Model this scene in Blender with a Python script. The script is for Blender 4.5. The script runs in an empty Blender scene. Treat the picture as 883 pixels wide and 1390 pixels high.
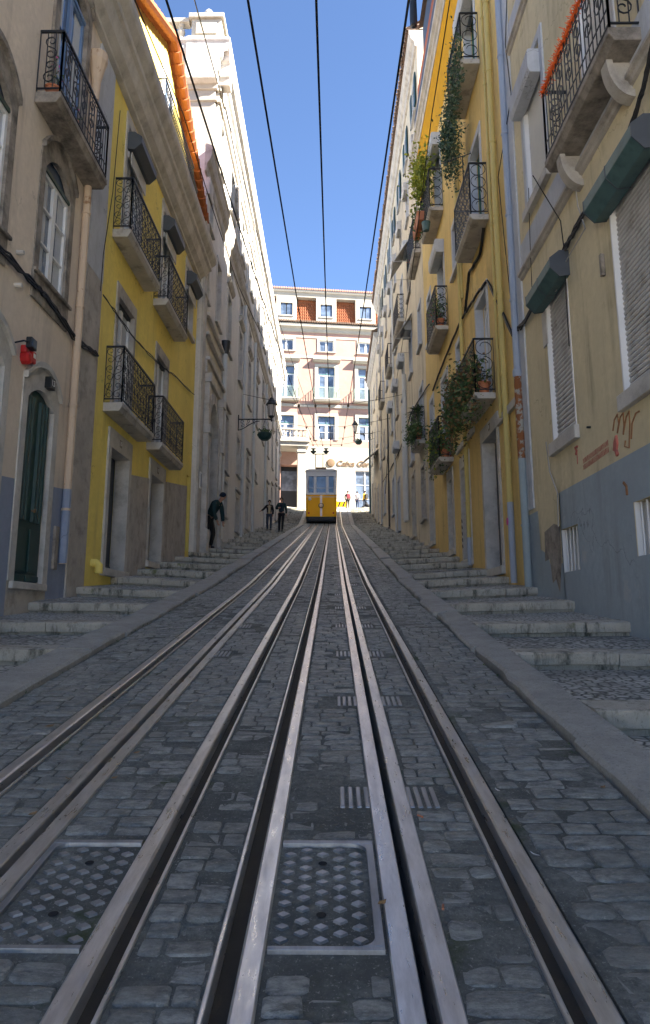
import bpy, bmesh, math, random
from mathutils import Vector, Matrix
R = math.radians
random.seed(7)
scene = bpy.context.scene
COL = scene.collection
# ------------------------------------------------------------------ camera measures
HC = 1.25; YAW = R(0.615); PIT = R(10.88)
FW = Vector((-math.sin(YAW)*math.cos(PIT), math.cos(YAW)*math.cos(PIT), math.sin(PIT)))
RT = Vector((math.cos(YAW), math.sin(YAW), 0)); UP = RT.cross(FW)
def ray(x, y): return FW*978 + RT*(x-441.5) - UP*(y-650)
def PX(x, y, X):                       # survey: photo point on the facade plane X -> (Y, Z)
    d = ray(x, y); t = X/d.x; return d.y*t, HC+d.z*t
def PY(x, y, Y):
    d = ray(x, y); t = Y/d.y; return d.x*t, HC+d.z*t
def G(Y):                              # street profile
    if Y < 14: return .135*Y
    if Y < 52: return 1.89+.155*(Y-14)
    if Y < 66: return 7.78+.2375*(Y-52)
    return 11.105+.02*(Y-66)
def offs(Y, side):                     # how far the pavement rises towards the walls
    if side > 0: return .14*min(1, max(0, (Y-7)/6))
    return .14*min(1, max(0, (Y-8)/5)) + .14*min(1, max(0, (Y-22)/14))
BR = [-6, -2, 0, 2, 4, 6, 8, 10, 12, 14, 17, 20, 24, 28, 32, 36, 40, 44, 48, 50.5, 52, 53.5, 56, 60, 66]

# ------------------------------------------------------------------ materials
def nt(name):
    m = bpy.data.materials.new(name); m.use_nodes = True
    t = m.node_tree; b = t.nodes['Principled BSDF']; return m, t, b
def N(t, k, **kw):
    n = t.nodes.new(k)
    for a, v in kw.items():
        if a in n.bl_rna.properties: setattr(n, a, v)
        else: n.inputs[a.replace('_', ' ')].default_value = v
    return n
def noise(t, co, scale, detail=4, rough=.6, vec=(1, 1, 1)):
    mp = N(t, 'ShaderNodeMapping'); mp.inputs['Scale'].default_value = vec
    t.links.new(co, mp.inputs[0])
    n = N(t, 'ShaderNodeTexNoise'); n.inputs['Scale'].default_value = scale
    n.inputs['Detail'].default_value = detail; n.inputs['Roughness'].default_value = rough
    t.links.new(mp.outputs[0], n.inputs['Vector']); return n.outputs['Fac']
def ramp(t, fac, a, b, ca=(0, 0, 0, 1), cb=(1, 1, 1, 1)):
    r = N(t, 'ShaderNodeValToRGB'); e = r.color_ramp.elements
    e[0].position = a; e[1].position = b; e[0].color = ca; e[1].color = cb
    t.links.new(fac, r.inputs[0]); return r.outputs[0]
def mix(t, fac, a, b, mode='MIX'):
    m = N(t, 'ShaderNodeMix', data_type='RGBA', blend_type=mode)
    for s, v in ((m.inputs[0], fac), (m.inputs[6], a), (m.inputs[7], b)):
        if hasattr(v, 'links'): t.links.new(v, s)
        elif isinstance(v, (int, float)): s.default_value = v
        else: s.default_value = (*v[:3], 1)
    return m.outputs[2]
def bump(t, b, h, strength, dist=.01):
    n = N(t, 'ShaderNodeBump'); n.inputs['Strength'].default_value = strength; n.inputs['Distance'].default_value = dist
    t.links.new(h, n.inputs['Height']); 
    if b.inputs['Normal'].links: t.links.new(b.inputs['Normal'].links[0].from_socket, n.inputs['Normal'])
    t.links.new(n.outputs[0], b.inputs['Normal'])
def plain(name, col, rough=.6, metal=0, var=.15, vs=6, bs=.2, bd=.003, spec=.4, col2=None, thr=(.5, .7), s2=4):
    m, t, b = nt(name); co = N(t, 'ShaderNodeTexCoord').outputs['Object']
    n1 = noise(t, co, vs, 5)
    c = mix(t, n1, [x*(1-var) for x in col], [x*(1+var) for x in col])
    if col2: c = mix(t, ramp(t, noise(t, co, s2, 6, .65), *thr), c, col2)
    t.links.new(c, b.inputs['Base Color'])
    b.inputs['Roughness'].default_value = rough; b.inputs['Metallic'].default_value = metal
    b.inputs['Specular IOR Level'].default_value = spec
    if bs: bump(t, b, noise(t, co, vs*8, 4), bs, bd)
    return m
def plaster(name, col, dirt, patch=None, dstr=.6, streak=.55, rough=.9, blotch=.45):
    """painted render: tonal blotches, rain streaks, scuffs and a few repaired patches"""
    m, t, b = nt(name); co = N(t, 'ShaderNodeTexCoord').outputs['Object']
    c = mix(t, ramp(t, noise(t, co, .7, 5, .6), .3, .7), [x*(1-.16) for x in col], [min(1, x*1.1) for x in col])
    c = mix(t, ramp(t, noise(t, co, 9, 6, .7), .35, .75), c, [x*.84 for x in col])
    s1 = ramp(t, noise(t, co, 2.2, 6, .65, (1.6, 1.6, .14)), streak-.05, streak+.2)
    s2 = ramp(t, noise(t, co, .9, 5, .6), .38, .62)
    mm = N(t, 'ShaderNodeMath', operation='MULTIPLY'); t.links.new(s1, mm.inputs[0]); t.links.new(s2, mm.inputs[1])
    m2 = N(t, 'ShaderNodeMath', operation='MULTIPLY'); t.links.new(mm.outputs[0], m2.inputs[0]); m2.inputs[1].default_value = dstr
    c = mix(t, m2.outputs[0], c, dirt)
    if patch:
        c = mix(t, ramp(t, noise(t, co, 1.3, 7, .7), .62, .66), c, patch)
    sp = ramp(t, noise(t, co, 28, 3, .6), .70, .76)
    m3 = N(t, 'ShaderNodeMath', operation='MULTIPLY'); t.links.new(sp, m3.inputs[0]); m3.inputs[1].default_value = blotch
    c = mix(t, m3.outputs[0], c, dirt)
    nz = N(t, 'ShaderNodeTexNoise'); nz.inputs['Scale'].default_value = 2.5; nz.inputs['Detail'].default_value = 6; t.links.new(co, nz.inputs['Vector'])
    wa = N(t, 'ShaderNodeMix', data_type='VECTOR'); wa.inputs[0].default_value = .55; t.links.new(co, wa.inputs[4]); t.links.new(nz.outputs['Color'], wa.inputs[5])
    vo = N(t, 'ShaderNodeTexVoronoi', feature='DISTANCE_TO_EDGE'); vo.inputs['Scale'].default_value = 1.1; t.links.new(wa.outputs[1], vo.inputs['Vector'])
    ck = ramp(t, vo.outputs['Distance'], .0, .006, (1, 1, 1, 1), (0, 0, 0, 1)); mk = ramp(t, noise(t, co, .55, 3), .52, .58)
    m4 = N(t, 'ShaderNodeMath', operation='MULTIPLY'); t.links.new(ck, m4.inputs[0]); t.links.new(mk, m4.inputs[1])
    m5 = N(t, 'ShaderNodeMath', operation='MULTIPLY'); t.links.new(m4.outputs[0], m5.inputs[0]); m5.inputs[1].default_value = .7
    c = mix(t, m5.outputs[0], c, [x*.45 for x in dirt])
    t.links.new(c, b.inputs['Base Color']); b.inputs['Roughness'].default_value = rough
    b.inputs['Specular IOR Level'].default_value = .25
    bump(t, b, noise(t, co, 60, 4, .6), .35, .004); bump(t, b, noise(t, co, 3, 4, .6), .35, .03)
    return m
def stone(name, col, dirt=(.08, .075, .06), d=(.5, .75), rough=.85, amt=.7, s=3):
    m, t, b = nt(name); co = N(t, 'ShaderNodeTexCoord').outputs['Object']
    c = mix(t, ramp(t, noise(t, co, 2, 6, .65), .3, .7), [x*.75 for x in col], [x*1.12 for x in col])
    f = N(t, 'ShaderNodeMath', operation='MULTIPLY'); t.links.new(ramp(t, noise(t, co, s, 8, .7), *d), f.inputs[0]); f.inputs[1].default_value = amt
    c = mix(t, f.outputs[0], c, dirt)
    c = mix(t, ramp(t, noise(t, co, 45, 3), .6, .8), c, [x*.7 for x in col])
    t.links.new(c, b.inputs['Base Color']); b.inputs['Roughness'].default_value = rough
    b.inputs['Specular IOR Level'].default_value = .3
    bump(t, b, noise(t, co, 25, 7, .8), .8, .012)
    return m
def glass(name, tint=(.03, .04, .05), rough=.05):
    m, t, b = nt(name); co = N(t, 'ShaderNodeTexCoord').outputs['Object']
    t.links.new(mix(t, ramp(t, noise(t, co, 1.2, 2), .4, .6), tint, [x*1.9+.01 for x in tint]), b.inputs['Base Color'])
    b.inputs['Roughness'].default_value = rough; b.inputs['Specular IOR Level'].default_value = .9
    bump(t, b, noise(t, co, 1.5, 1), .12, .02)
    return m
M = {}
M['beige'] = plaster('beige_plaster', (.72, .62, .50), (.27, .23, .19), dstr=.7)
M['yellow'] = plaster('yellow_plaster', (.90, .72, .19), (.45, .36, .14), dstr=.5)
M['lemon'] = plaster('attic_yellow', (.72, .56, .16), (.4, .32, .12), dstr=.3)
M['ochre'] = plaster('ochre_plaster', (.70, .51, .20), (.28, .21, .09), patch=(.62, .46, .19), dstr=.9)
M['amber'] = plaster('amber_frieze', (.62, .33, .012), (.42, .22, .03), dstr=.6)
M['tan'] = plaster('tan_plaster', (.66, .57, .37), (.22, .18, .11), patch=(.45, .38, .24), dstr=.95)
M['rail_green'] = plain('pale_green_rail', (.20, .27, .23), .5)
M['greyblue'] = plaster('grey_painted_plaster', (.33, .39, .43), (.2, .22, .22), patch=(.38, .41, .42), dstr=.7, rough=.7)
M['bluegrey'] = plaster('blue_grey_paint', (.27, .31, .40), (.2, .2, .2), dstr=.5)
M['white'] = plaster('white_plaster', (.70, .67, .625), (.36, .33, .29), dstr=.75)
M['sunwhite'] = plaster('cream_stone_plaster', (.42, .39, .33), (.42, .36, .28), dstr=.5)
M['cream'] = plaster('cream_plaster', (.62, .545, .41), (.24, .20, .15), patch=(.5, .44, .33), dstr=1.0, streak=.5)
M['pink'] = plaster('pink_plaster', (.36, .225, .18), (.29, .185, .15), dstr=.35)
M['offwhite'] = plaster('off_white_trim', (.37, .34, .29), (.28, .25, .21), dstr=.4)
M['whitewash'] = plaster('whitewashed_band', (.50, .52, .55), (.27, .27, .26), dstr=.8)
M['stone'] = stone('limestone', (.46, .425, .375), (.12, .105, .09))
M['stone_l'] = stone('pale_limestone', (.54, .515, .47), (.2, .18, .15), amt=.6)
M['stone_d'] = stone('weathered_stone', (.34, .30, .255), (.07, .062, .052), d=(.42, .65), amt=.85)
M['slab'] = stone('balcony_slab', (.50, .47, .42), (.1, .09, .08), d=(.52, .7), amt=.75)
M['kerb'] = stone('kerb_stone', (.33, .315, .295), (.12, .12, .11), s=5)
M['riser'] = stone('step_stone', (.50, .455, .38), (.09, .09, .06), d=(.45, .62), s=2.2, amt=.85)
M['iron'] = plain('black_iron', (.016, .019, .024), .45, 0, .3, 20, .1)
M['bluecover'] = plain('slate_blue_cladding', (.045, .065, .10), .7, 0, .3, 5, .3)
M['brick'] = None
M['rust'] = plain('rusty_pipe', (.30, .29, .25), .7, 0, .2, 6, .3, col2=(.22, .075, .02), thr=(.42, .5), s2=9)
M['pipe_b'] = plain('pale_blue_pipe', (.30, .345, .42), .55, 0, .12, 4, .1)
M['pipe_g'] = plain('grey_green_pipe', (.27, .32, .33), .6, 0, .15, 4, .1)
M['pipe_y'] = plain('yellow_pipe', (.50, .40, .14), .55, 0, .12, 4, .1)
M['pipe_c'] = plain('cream_pipe', (.55, .42, .30), .6, 0, .12, 4, .1, col2=(.3, .17, .09), thr=(.62, .7), s2=5)
M['pipe_w'] = plain('white_pipe', (.52, .53, .52), .6, 0, .12, 4, .1)
M['paint_w'] = plain('white_paint', (.68, .68, .67), .45, 0, .08, 5, .1)
M['paint_g'] = plain('dark_green_paint', (.012, .045, .042), .4, 0, .3, 8, .15)
M['paint_gl'] = plain('green_paint', (.04, .13, .10), .5, 0, .2, 8, .15)
M['paint_bk'] = plain('black_paint', (.012, .015, .018), .4, 0, .3, 8, .15)
M['paint_teal'] = plain('teal_paint', (.065, .125, .13), .55, 0, .2, 7, .2, col2=(.03, .07, .07))
M['paint_blue'] = plain('blue_paint', (.13, .21, .36), .4, 0, .15, 7, .1)
M['shade_grey'] = plain('grey_awning_box', (.065, .075, .09), .5, 0, .2, 5, .1)
M['shutter'] = plain('shutter_slats', (.47, .46, .44), .6, 0, .12, 3, .1, col2=(.3, .28, .25))
M['red'] = plain('red_paint', (.48, .02, .02), .4)
M['graf'] = plain('red_spray_paint', (.42, .13, .10), .9, 0, .3, 30, 0)
M['graf2'] = plain('brown_spray_paint', (.27, .13, .06), .9, 0, .3, 30, 0)
M['terracotta'] = plain('terracotta', (.42, .16, .08), .8)
M['rubber'] = plain('black_cable', (.012, .012, .013), .6, bs=0)
M['cable_w'] = plain('grey_cable', (.35, .34, .31), .6, bs=0)
M['glass'] = glass('window_glass'); M['glass_b'] = glass('sky_glass', (.055, .075, .11))
M['curtain'] = plain('curtain', (.48, .50, .52), .9, 0, .15, 10)
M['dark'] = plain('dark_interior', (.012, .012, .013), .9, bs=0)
M['garland'] = plain('orange_tinsel', (.75, .13, .02), .7, 0, .3, 40, .3)
M['tram_y'] = plain('tram_yellow', (.88, .43, .003), .45, 0, .06, 3, 0, spec=.25)
M['tram_w'] = plain('tram_white', (.58, .59, .62), .35, 0, .06, 3, 0, spec=.5)
M['lampglass'] = plain('lamp_glass', (.55, .50, .46), .15, 0, .1, 5, 0)
M['iron_dirty'] = plain('dirty_cast_iron', (.10, .105, .10), .55, .4, .3, 18, .6, col2=(.22, .21, .19), thr=(.5, .62), s2=14)
M['headlight'] = plain('headlight_glass', (.75, .55, .35), .1, 0, .1, 5, 0, spec=.8)
M['bronze'] = plain('brown_metal', (.14, .09, .05), .5, 0, .2)
def M_brick():
    m, t, b = nt('orange_brick'); co = N(t, 'ShaderNodeTexCoord').outputs['Object']
    mp = N(t, 'ShaderNodeMapping'); mp.inputs['Rotation'].default_value = (R(90), 0, R(90)); t.links.new(co, mp.inputs[0])
    k = N(t, 'ShaderNodeTexBrick'); t.links.new(mp.outputs[0], k.inputs['Vector'])
    k.inputs['Color1'].default_value = (.42, .11, .04, 1); k.inputs['Color2'].default_value = (.30, .08, .035, 1)
    k.inputs['Mortar'].default_value = (.35, .27, .2, 1); k.inputs['Scale'].default_value = 1
    k.inputs['Brick Width'].default_value = .5; k.inputs['Row Height'].default_value = .3; k.inputs['Mortar Size'].default_value = .02
    t.links.new(k.outputs[0], b.inputs['Base Color']); b.inputs['Roughness'].default_value = .9
    return m
M['brick'] = M_brick()
M['tile'] = plain('orange_roof_tile', (.30, .095, .035), .8, 0, .25, 5, .3, col2=(.30, .11, .05), thr=(.5, .7), s2=6)
M['tile_old'] = plain('old_brown_tile', (.15, .095, .065), .9, 0, .3, 5, .3, col2=(.06, .05, .04), thr=(.45, .7), s2=6)
M['tile_pink'] = plain('salmon_roof_tile', (.50, .26, .17), .8, 0, .2, 5, .3)
def M_steel(name, col, rough, dirt=(.05, .045, .04), amt=.5):
    m, t, b = nt(name); co = N(t, 'ShaderNodeTexCoord').outputs['Object']
    f = ramp(t, noise(t, co, 5, 6, .7, (3, .35, 3)), .42, .72)
    c = mix(t, f, col, [x*.62 for x in col]); t.links.new(c, b.inputs['Base Color'])
    b.inputs['Metallic'].default_value = .8
    rr = N(t, 'ShaderNodeMapRange'); t.links.new(noise(t, co, 9, 5, .7, (4, .5, 4)), rr.inputs[0])
    rr.inputs['From Min'].default_value = .3; rr.inputs['From Max'].default_value = .7
    rr.inputs['To Min'].default_value = rough-.07; rr.inputs['To Max'].default_value = rough+.16
    t.links.new(rr.outputs[0], b.inputs['Roughness'])
    return m
M['rail'] = M_steel('worn_rail_steel', (.66, .65, .64), .30)
M['rail_side'] = M_steel('brown_rail_steel', (.13, .115, .10), .5)
M['groove'] = plain('groove_dirt', (.040, .032, .022), .95, 0, .4, 15, .5)
M['castiron'] = M_steel('cast_iron', (.34, .35, .36), .42)
def M_sett():
    m, t, b = nt('basalt_setts'); co = N(t, 'ShaderNodeTexCoord').outputs['Object']
    at = N(t, 'ShaderNodeAttribute'); at.attribute_name = 'tone'
    c = mix(t, at.outputs['Fac'], (.26, .27, .25), (.45, .455, .42))
    c = mix(t, ramp(t, noise(t, co, 20, 9, .8, (.6, 1.3, 1)), .40, .62), c, (.11, .12, .115))
    c = mix(t, ramp(t, noise(t, co, 70, 5, .8, (.5, 1.2, 1)), .56, .70), c, (.46, .455, .42))
    f = N(t, 'ShaderNodeMath', operation='MULTIPLY'); t.links.new(ramp(t, noise(t, co, 1.4, 7, .75), .50, .64), f.inputs[0]); f.inputs[1].default_value = .55
    c = mix(t, f.outputs[0], c, (.20, .20, .175))
    c = mix(t, ramp(t, noise(t, co, 3.1, 6, .7), .66, .74), c, (.10, .11, .06))
    t.links.new(c, b.inputs['Base Color'])
    rr = N(t, 'ShaderNodeMapRange'); t.links.new(noise(t, co, 16, 6, .75), rr.inputs[0]); rr.inputs['From Min'].default_value = .35; rr.inputs['From Max'].default_value = .65; rr.inputs['To Min'].default_value = .30; rr.inputs['To Max'].default_value = .75
    t.links.new(rr.outputs[0], b.inputs['Roughness']); b.inputs['Specular IOR Level'].default_value = .55
    bump(t, b, noise(t, co, 16, 6, .75, (.6, 1.5, 1)), 1.0, .03); bump(t, b, noise(t, co, 75, 6, .8), .8, .008)
    return m
M['sett'] = M_sett()
def M_joint():
    m, t, b = nt('sett_joint_mortar'); co = N(t, 'ShaderNodeTexCoord').outputs['Object']
    c = mix(t, ramp(t, noise(t, co, 1.7, 7, .75), .42, .60), (.085, .09, .08), (.25, .26, .235))
    c = mix(t, ramp(t, noise(t, co, 24, 8, .8), .42, .62), c, (.095, .10, .092))
    c = mix(t, ramp(t, noise(t, co, 75, 4, .8), .58, .70), c, (.45, .44, .39))
    c = mix(t, ramp(t, noise(t, co, 2.3, 6, .7), .58, .68), c, (.055, .075, .03))
    t.links.new(c, b.inputs['Base Color']); b.inputs['Roughness'].default_value = .85
    bump(t, b, noise(t, co, 20, 6, .75), 1.0, .025); bump(t, b, noise(t, co, 70, 6, .75), .8, .01)
    return m
M['joint'] = M_joint()
def M_riser():
    m, t, b = nt('step_stone'); co = N(t, 'ShaderNodeTexCoord').outputs['Object']
    c = mix(t, ramp(t, noise(t, co, 3, 7, .7), .3, .7), (.33, .305, .25), (.55, .51, .42))
    c = mix(t, ramp(t, noise(t, co, 4.5, 8, .75, (1.6, 1.6, .5)), .50, .64), c, (.10, .10, .075))
    c = mix(t, ramp(t, noise(t, co, 60, 5, .8), .57, .70), c, (.16, .15, .12))
    c = mix(t, ramp(t, noise(t, co, 2.1, 6, .7), .62, .70), c, (.16, .17, .07))
    t.links.new(c, b.inputs['Base Color']); b.inputs['Roughness'].default_value = .85
    bump(t, b, noise(t, co, 22, 7, .8), .9, .02)
    return m
M['riser'] = M_riser()
def M_kerb():
    m, t, b = nt('kerb_stone'); co = N(t, 'ShaderNodeTexCoord').outputs['Object']
    c = mix(t, ramp(t, noise(t, co, 4, 8, .75), .3, .7), (.24, .235, .21), (.41, .40, .36))
    c = mix(t, ramp(t, noise(t, co, 45, 6, .8), .55, .68), c, (.13, .13, .12))
    c = mix(t, ramp(t, noise(t, co, 80, 4, .8), .60, .70), c, (.55, .54, .5))
    t.links.new(c, b.inputs['Base Color']); b.inputs['Roughness'].default_value = .7
    bump(t, b, noise(t, co, 26, 7, .8), .9, .018)
    return m
M['kerb'] = M_kerb()
def M_calcada():
    m, t, b = nt('small_cobble_paving'); co = N(t, 'ShaderNodeTexCoord').outputs['Object']
    nz = N(t, 'ShaderNodeTexNoise'); nz.inputs['Scale'].default_value = 4; t.links.new(co, nz.inputs['Vector'])
    wa = N(t, 'ShaderNodeMix', data_type='VECTOR'); wa.inputs[0].default_value = .06
    t.links.new(co, wa.inputs[4]); t.links.new(nz.outputs['Color'], wa.inputs[5])
    mp = N(t, 'ShaderNodeMapping'); mp.inputs['Scale'].default_value = (1, 1, .2); t.links.new(wa.outputs[1], mp.inputs[0])
    v1 = N(t, 'ShaderNodeTexVoronoi', feature='DISTANCE_TO_EDGE'); v1.inputs['Scale'].default_value = 14; v1.inputs['Randomness'].default_value = .7
    v2 = N(t, 'ShaderNodeTexVoronoi'); v2.inputs['Scale'].default_value = 14; v2.inputs['Randomness'].default_value = .7
    t.links.new(mp.outputs[0], v1.inputs['Vector']); t.links.new(mp.outputs[0], v2.inputs['Vector'])
    e = ramp(t, v1.outputs['Distance'], .02, .16)
    c = mix(t, v2.outputs['Color'], (.38, .375, .34), (.58, .57, .51))
    c = mix(t, ramp(t, noise(t, co, 1.5, 6, .7), .45, .7), c, (.20, .20, .18))
    c = mix(t, e, (.09, .09, .075), c); t.links.new(c, b.inputs['Base Color']); b.inputs['Roughness'].default_value = .75
    bump(t, b, e, .8, .02); bump(t, b, noise(t, co, 50, 5), .3, .004)
    return m
M['calcada'] = M_calcada()
def leafmat(name, a, bcol):
    m, t, b = nt(name); co = N(t, 'ShaderNodeTexCoord').outputs['Object']
    at = N(t, 'ShaderNodeAttribute'); at.attribute_name = 'tone'
    t.links.new(mix(t, at.outputs['Fac'], a, bcol), b.inputs['Base Color']); b.inputs['Roughness'].default_value = .6
    b.inputs['Transmission Weight'].default_value = 0
    return m
M['leaf'] = leafmat('green_leaves', (.025, .06, .018), (.10, .17, .05))
M['leaf_blue'] = leafmat('blue_green_leaves', (.02, .05, .028), (.07, .13, .075))
M['leaf_lime'] = leafmat('lime_leaves', (.12, .17, .012), (.34, .36, .03))
M['leaf_dry'] = leafmat('dry_leaves', (.10, .055, .02), (.28, .17, .07))
M['flower'] = plain('pink_petals', (.55, .06, .28), .6)
M['flower_r'] = plain('red_petals', (.55, .03, .03), .6)
M['skin'] = plain('skin', (.42, .24, .16), .6)

# ------------------------------------------------------------------ mesh builder
class Fr:
    """facade frame: u along the wall, v up, d out of the wall"""
    def __init__(s, o, U, Nn): s.o = Vector(o); s.U = Vector(U).normalized(); s.N = Vector(Nn).normalized()
    def __call__(s, u, v, d=0): return s.o + s.U*u + Vector((0, 0, v)) + s.N*d
class MB:
    def __init__(s): s.v = []; s.f = []; s.t = []; s.mi = []; s.cur = 0; s.tone = .5
    def add(s, vs, fs):
        b = len(s.v); s.v += [tuple(p) for p in vs]; s.t += [s.tone]*len(vs)
        s.f += [tuple(b+i for i in f) for f in fs]; s.mi += [s.cur]*len(fs); return s
    def quad(s, a, b, c, d): return s.add([a, b, c, d], [(0, 1, 2, 3)])
    def hexa(s, p): return s.add(p, [(0, 3, 2, 1), (4, 5, 6, 7), (0, 1, 5, 4), (1, 2, 6, 5), (2, 3, 7, 6), (3, 0, 4, 7)])
    def box(s, F, u0, u1, v0, v1, d0, d1):
        return s.hexa([F(u0, v0, d0), F(u1, v0, d0), F(u1, v0, d1), F(u0, v0, d1), F(u0, v1, d0), F(u1, v1, d0), F(u1, v1, d1), F(u0, v1, d1)])
    def wbox(s, x0, x1, y0, y1, z0, z1): return s.box(W, x0, x1, z0, z1, y0, y1)
    def extr(s, pts, off):                       # polygon (world points) extruded by a vector
        n = len(pts); q = [Vector(p)+off for p in pts]
        return s.add(list(pts)+q, [tuple(range(n))[::-1], tuple(range(n, 2*n))]+[(i, (i+1) % n, n+(i+1) % n, n+i) for i in range(n)])
    def prof(s, F, prof, u0, u1, e0=0, e1=0):    # profile [(d, v)] swept along u; e = mitre growth with d
        a = [F(u0-e0*d, v, d) for d, v in prof]; b = [F(u1+e1*d, v, d) for d, v in prof]; n = len(prof)
        return s.add(a+b, [tuple(range(n)), tuple(range(n, 2*n))[::-1]]+[(i, (i+1) % n, n+(i+1) % n, n+i) for i in range(n)])
    def strip(s, A, B, C, D_):                   # ring: inner/outer paths front (A,B) and back (C,D_)
        n = len(A); o = []
        for i in range(n-1):
            j = i+1
            s.add([A[i], A[j], B[j], B[i]], [(0, 1, 2, 3)]); s.add([A[i], A[j], C[j], C[i]], [(0, 1, 2, 3)])
            s.add([B[i], B[j], D_[j], D_[i]], [(0, 1, 2, 3)])
        return s
    def tube(s, pts, r, sides=4, nrm=None, cap=True, r1=None):
        pts = [Vector(p) for p in pts]; n = len(pts); vs = []
        for i, p in enumerate(pts):
            t = (pts[min(i+1, n-1)]-pts[max(i-1, 0)])
            if t.length < 1e-9: t = Vector((0, 0, 1))
            t.normalize()
            a = Vector(nrm) if nrm is not None else (Vector((0, 0, 1)) if abs(t.z) < .9 else Vector((1, 0, 0)))
            b = t.cross(a)
            if b.length < 1e-6: b = t.cross(Vector((1, 0, .3)))
            b.normalize(); a = b.cross(t).normalized()
            rr = r if r1 is None else r+(r1-r)*i/max(1, n-1)
            for k in range(sides):
                w = 2*math.pi*k/sides+math.pi/sides; vs.append(p+(a*math.cos(w)+b*math.sin(w))*rr)
        fs = [(i*sides+k, i*sides+(k+1) % sides, (i+1)*sides+(k+1) % sides, (i+1)*sides+k) for i in range(n-1) for k in range(sides)]
        if cap: fs += [tuple(range(sides))[::-1], tuple((n-1)*sides+k for k in range(sides))]
        return s.add(vs, fs)
    def lathe(s, c, prof, sides=16, axis=(0, 0, 1)):
        c = Vector(c); ax = Vector(axis).normalized(); a = ax.orthogonal().normalized(); b = ax.cross(a); vs = []
        for r, z in prof:
            for k in range(sides):
                w = 2*math.pi*k/sides; vs.append(c+ax*z+(a*math.cos(w)+b*math.sin(w))*max(r, 1e-4))
        n = len(prof)
        fs = [(i*sides+k, i*sides+(k+1) % sides, (i+1)*sides+(k+1) % sides, (i+1)*sides+k) for i in range(n-1) for k in range(sides)]
        return s.add(vs, fs+[tuple(range(sides))[::-1], tuple((n-1)*sides+k for k in range(sides))])
    def build(s, name, mat, parent=None, smooth=False, bevel=0, recalc=True):
        mats = mat if isinstance(mat, (list, tuple)) else [mat]
        org = Vector((0, 0, 0)); p = parent
        while p is not None: org += p.location; p = p.parent
        me = bpy.data.meshes.new(name); me.from_pydata([(x-org.x, y-org.y, z-org.z) for x, y, z in s.v], [], s.f)
        for k in mats: me.materials.append(M[k] if isinstance(k, str) else k)
        if len(mats) > 1: me.polygons.foreach_set('material_index', s.mi)
        at = me.attributes.new('tone', 'FLOAT', 'POINT'); at.data.foreach_set('value', s.t)
        if recalc:
            bm = bmesh.new(); bm.from_mesh(me); bmesh.ops.recalc_face_normals(bm, faces=bm.faces); bm.to_mesh(me); bm.free()
        if smooth:
            me.polygons.foreach_set('use_smooth', [True]*len(me.polygons))
        me.update()
        o = bpy.data.objects.new(name, me); COL.objects.link(o); o.parent = parent
        if bevel:
            b = o.modifiers.new('bevel', 'BEVEL'); b.width = bevel; b.segments = 2; b.limit_method = 'ANGLE'; b.angle_limit = R(40)
        return o
W = Fr((0, 0, 0), (1, 0, 0), (0, 1, 0))          # world frame: u=x, v=z, d=y
FL = Fr((-4.2, 0, 0), (0, 1, 0), (1, 0, 0))
FR_ = Fr((3.3, 0, 0), (0, 1, 0), (-1, 0, 0))
def tag(o, label, cat, group=None, kind=None):
    if label: o['label'] = label
    if cat: o['category'] = cat
    if group: o['group'] = group
    if kind: o['kind'] = kind
    return o
def thing(name, label, cat, loc=(0, 0, 0), group=None):
    o = bpy.data.objects.new(name, None); o.empty_display_size = .2; o.location = loc; COL.objects.link(o)
    return tag(o, label, cat, group)
def struct(mb, name, mat, **k):
    o = mb.build(name, mat, **k); o['kind'] = 'structure'; return o
def copy_tree(o, parent=None):
    c = o.copy(); COL.objects.link(c); c.parent = parent
    for ch in list(o.children): copy_tree(ch, c)
    return c

# ------------------------------------------------------------------ facade pieces
def facade(F, u0, u1, v0, v1, holes, parent, mat, name='wall', rev=.25, back=6, vtop=None):
    """wall sheet with real openings (u0,u1,v0,v1) and their reveals, closed by the body behind"""
    us = sorted({u0, u1, *[h[0] for h in holes], *[h[1] for h in holes]}); vs = sorted({v0, v1, *[h[2] for h in holes], *[h[3] for h in holes]})
    us = [u for u in us if u0 <= u <= u1]; vs = [v for v in vs if v0 <= v <= v1]
    m = MB()
    for i in range(len(us)-1):
        for j in range(len(vs)-1):
            cu = (us[i]+us[i+1])/2; cv = (vs[j]+vs[j+1])/2
            if any(h[0] < cu < h[1] and h[2] < cv < h[3] for h in holes): continue
            m.quad(F(us[i], vs[j]), F(us[i+1], vs[j]), F(us[i+1], vs[j+1]), F(us[i], vs[j+1]))
    for h in holes:
        a, b, c, d = h[:4]; r = -(h[4] if len(h) > 4 else rev)
        m.quad(F(a, c), F(a, d), F(a, d, r), F(a, c, r)); m.quad(F(b, c), F(b, d), F(b, d, r), F(b, c, r))
        m.quad(F(a, c), F(b, c), F(b, c, r), F(a, c, r)); m.quad(F(a, d), F(b, d), F(b, d, r), F(a, d, r))
    for a, b in ((F(u0, v0), F(u0, v0, -back)), (F(u1, v0), F(u1, v0, -back)), (F(u0, v0, -back), F(u1, v0, -back))):
        up = Vector((0, 0, v1-v0)); m.quad(a, b, b+up, a+up)
    m.quad(F(u0, v1), F(u1, v1), F(u1, v1, -back), F(u0, v1, -back))
    return m.build(name, mat, parent, recalc=False)
def arcpts(u0, u1, v, rise, n=10):
    """segmental arch from (u0,v) to (u1,v)"""
    return [(u0+(u1-u0)*i/n, v+rise*math.sin(math.pi*i/n)**.8 if 0 < i < n else v) for i in range(n+1)]
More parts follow.
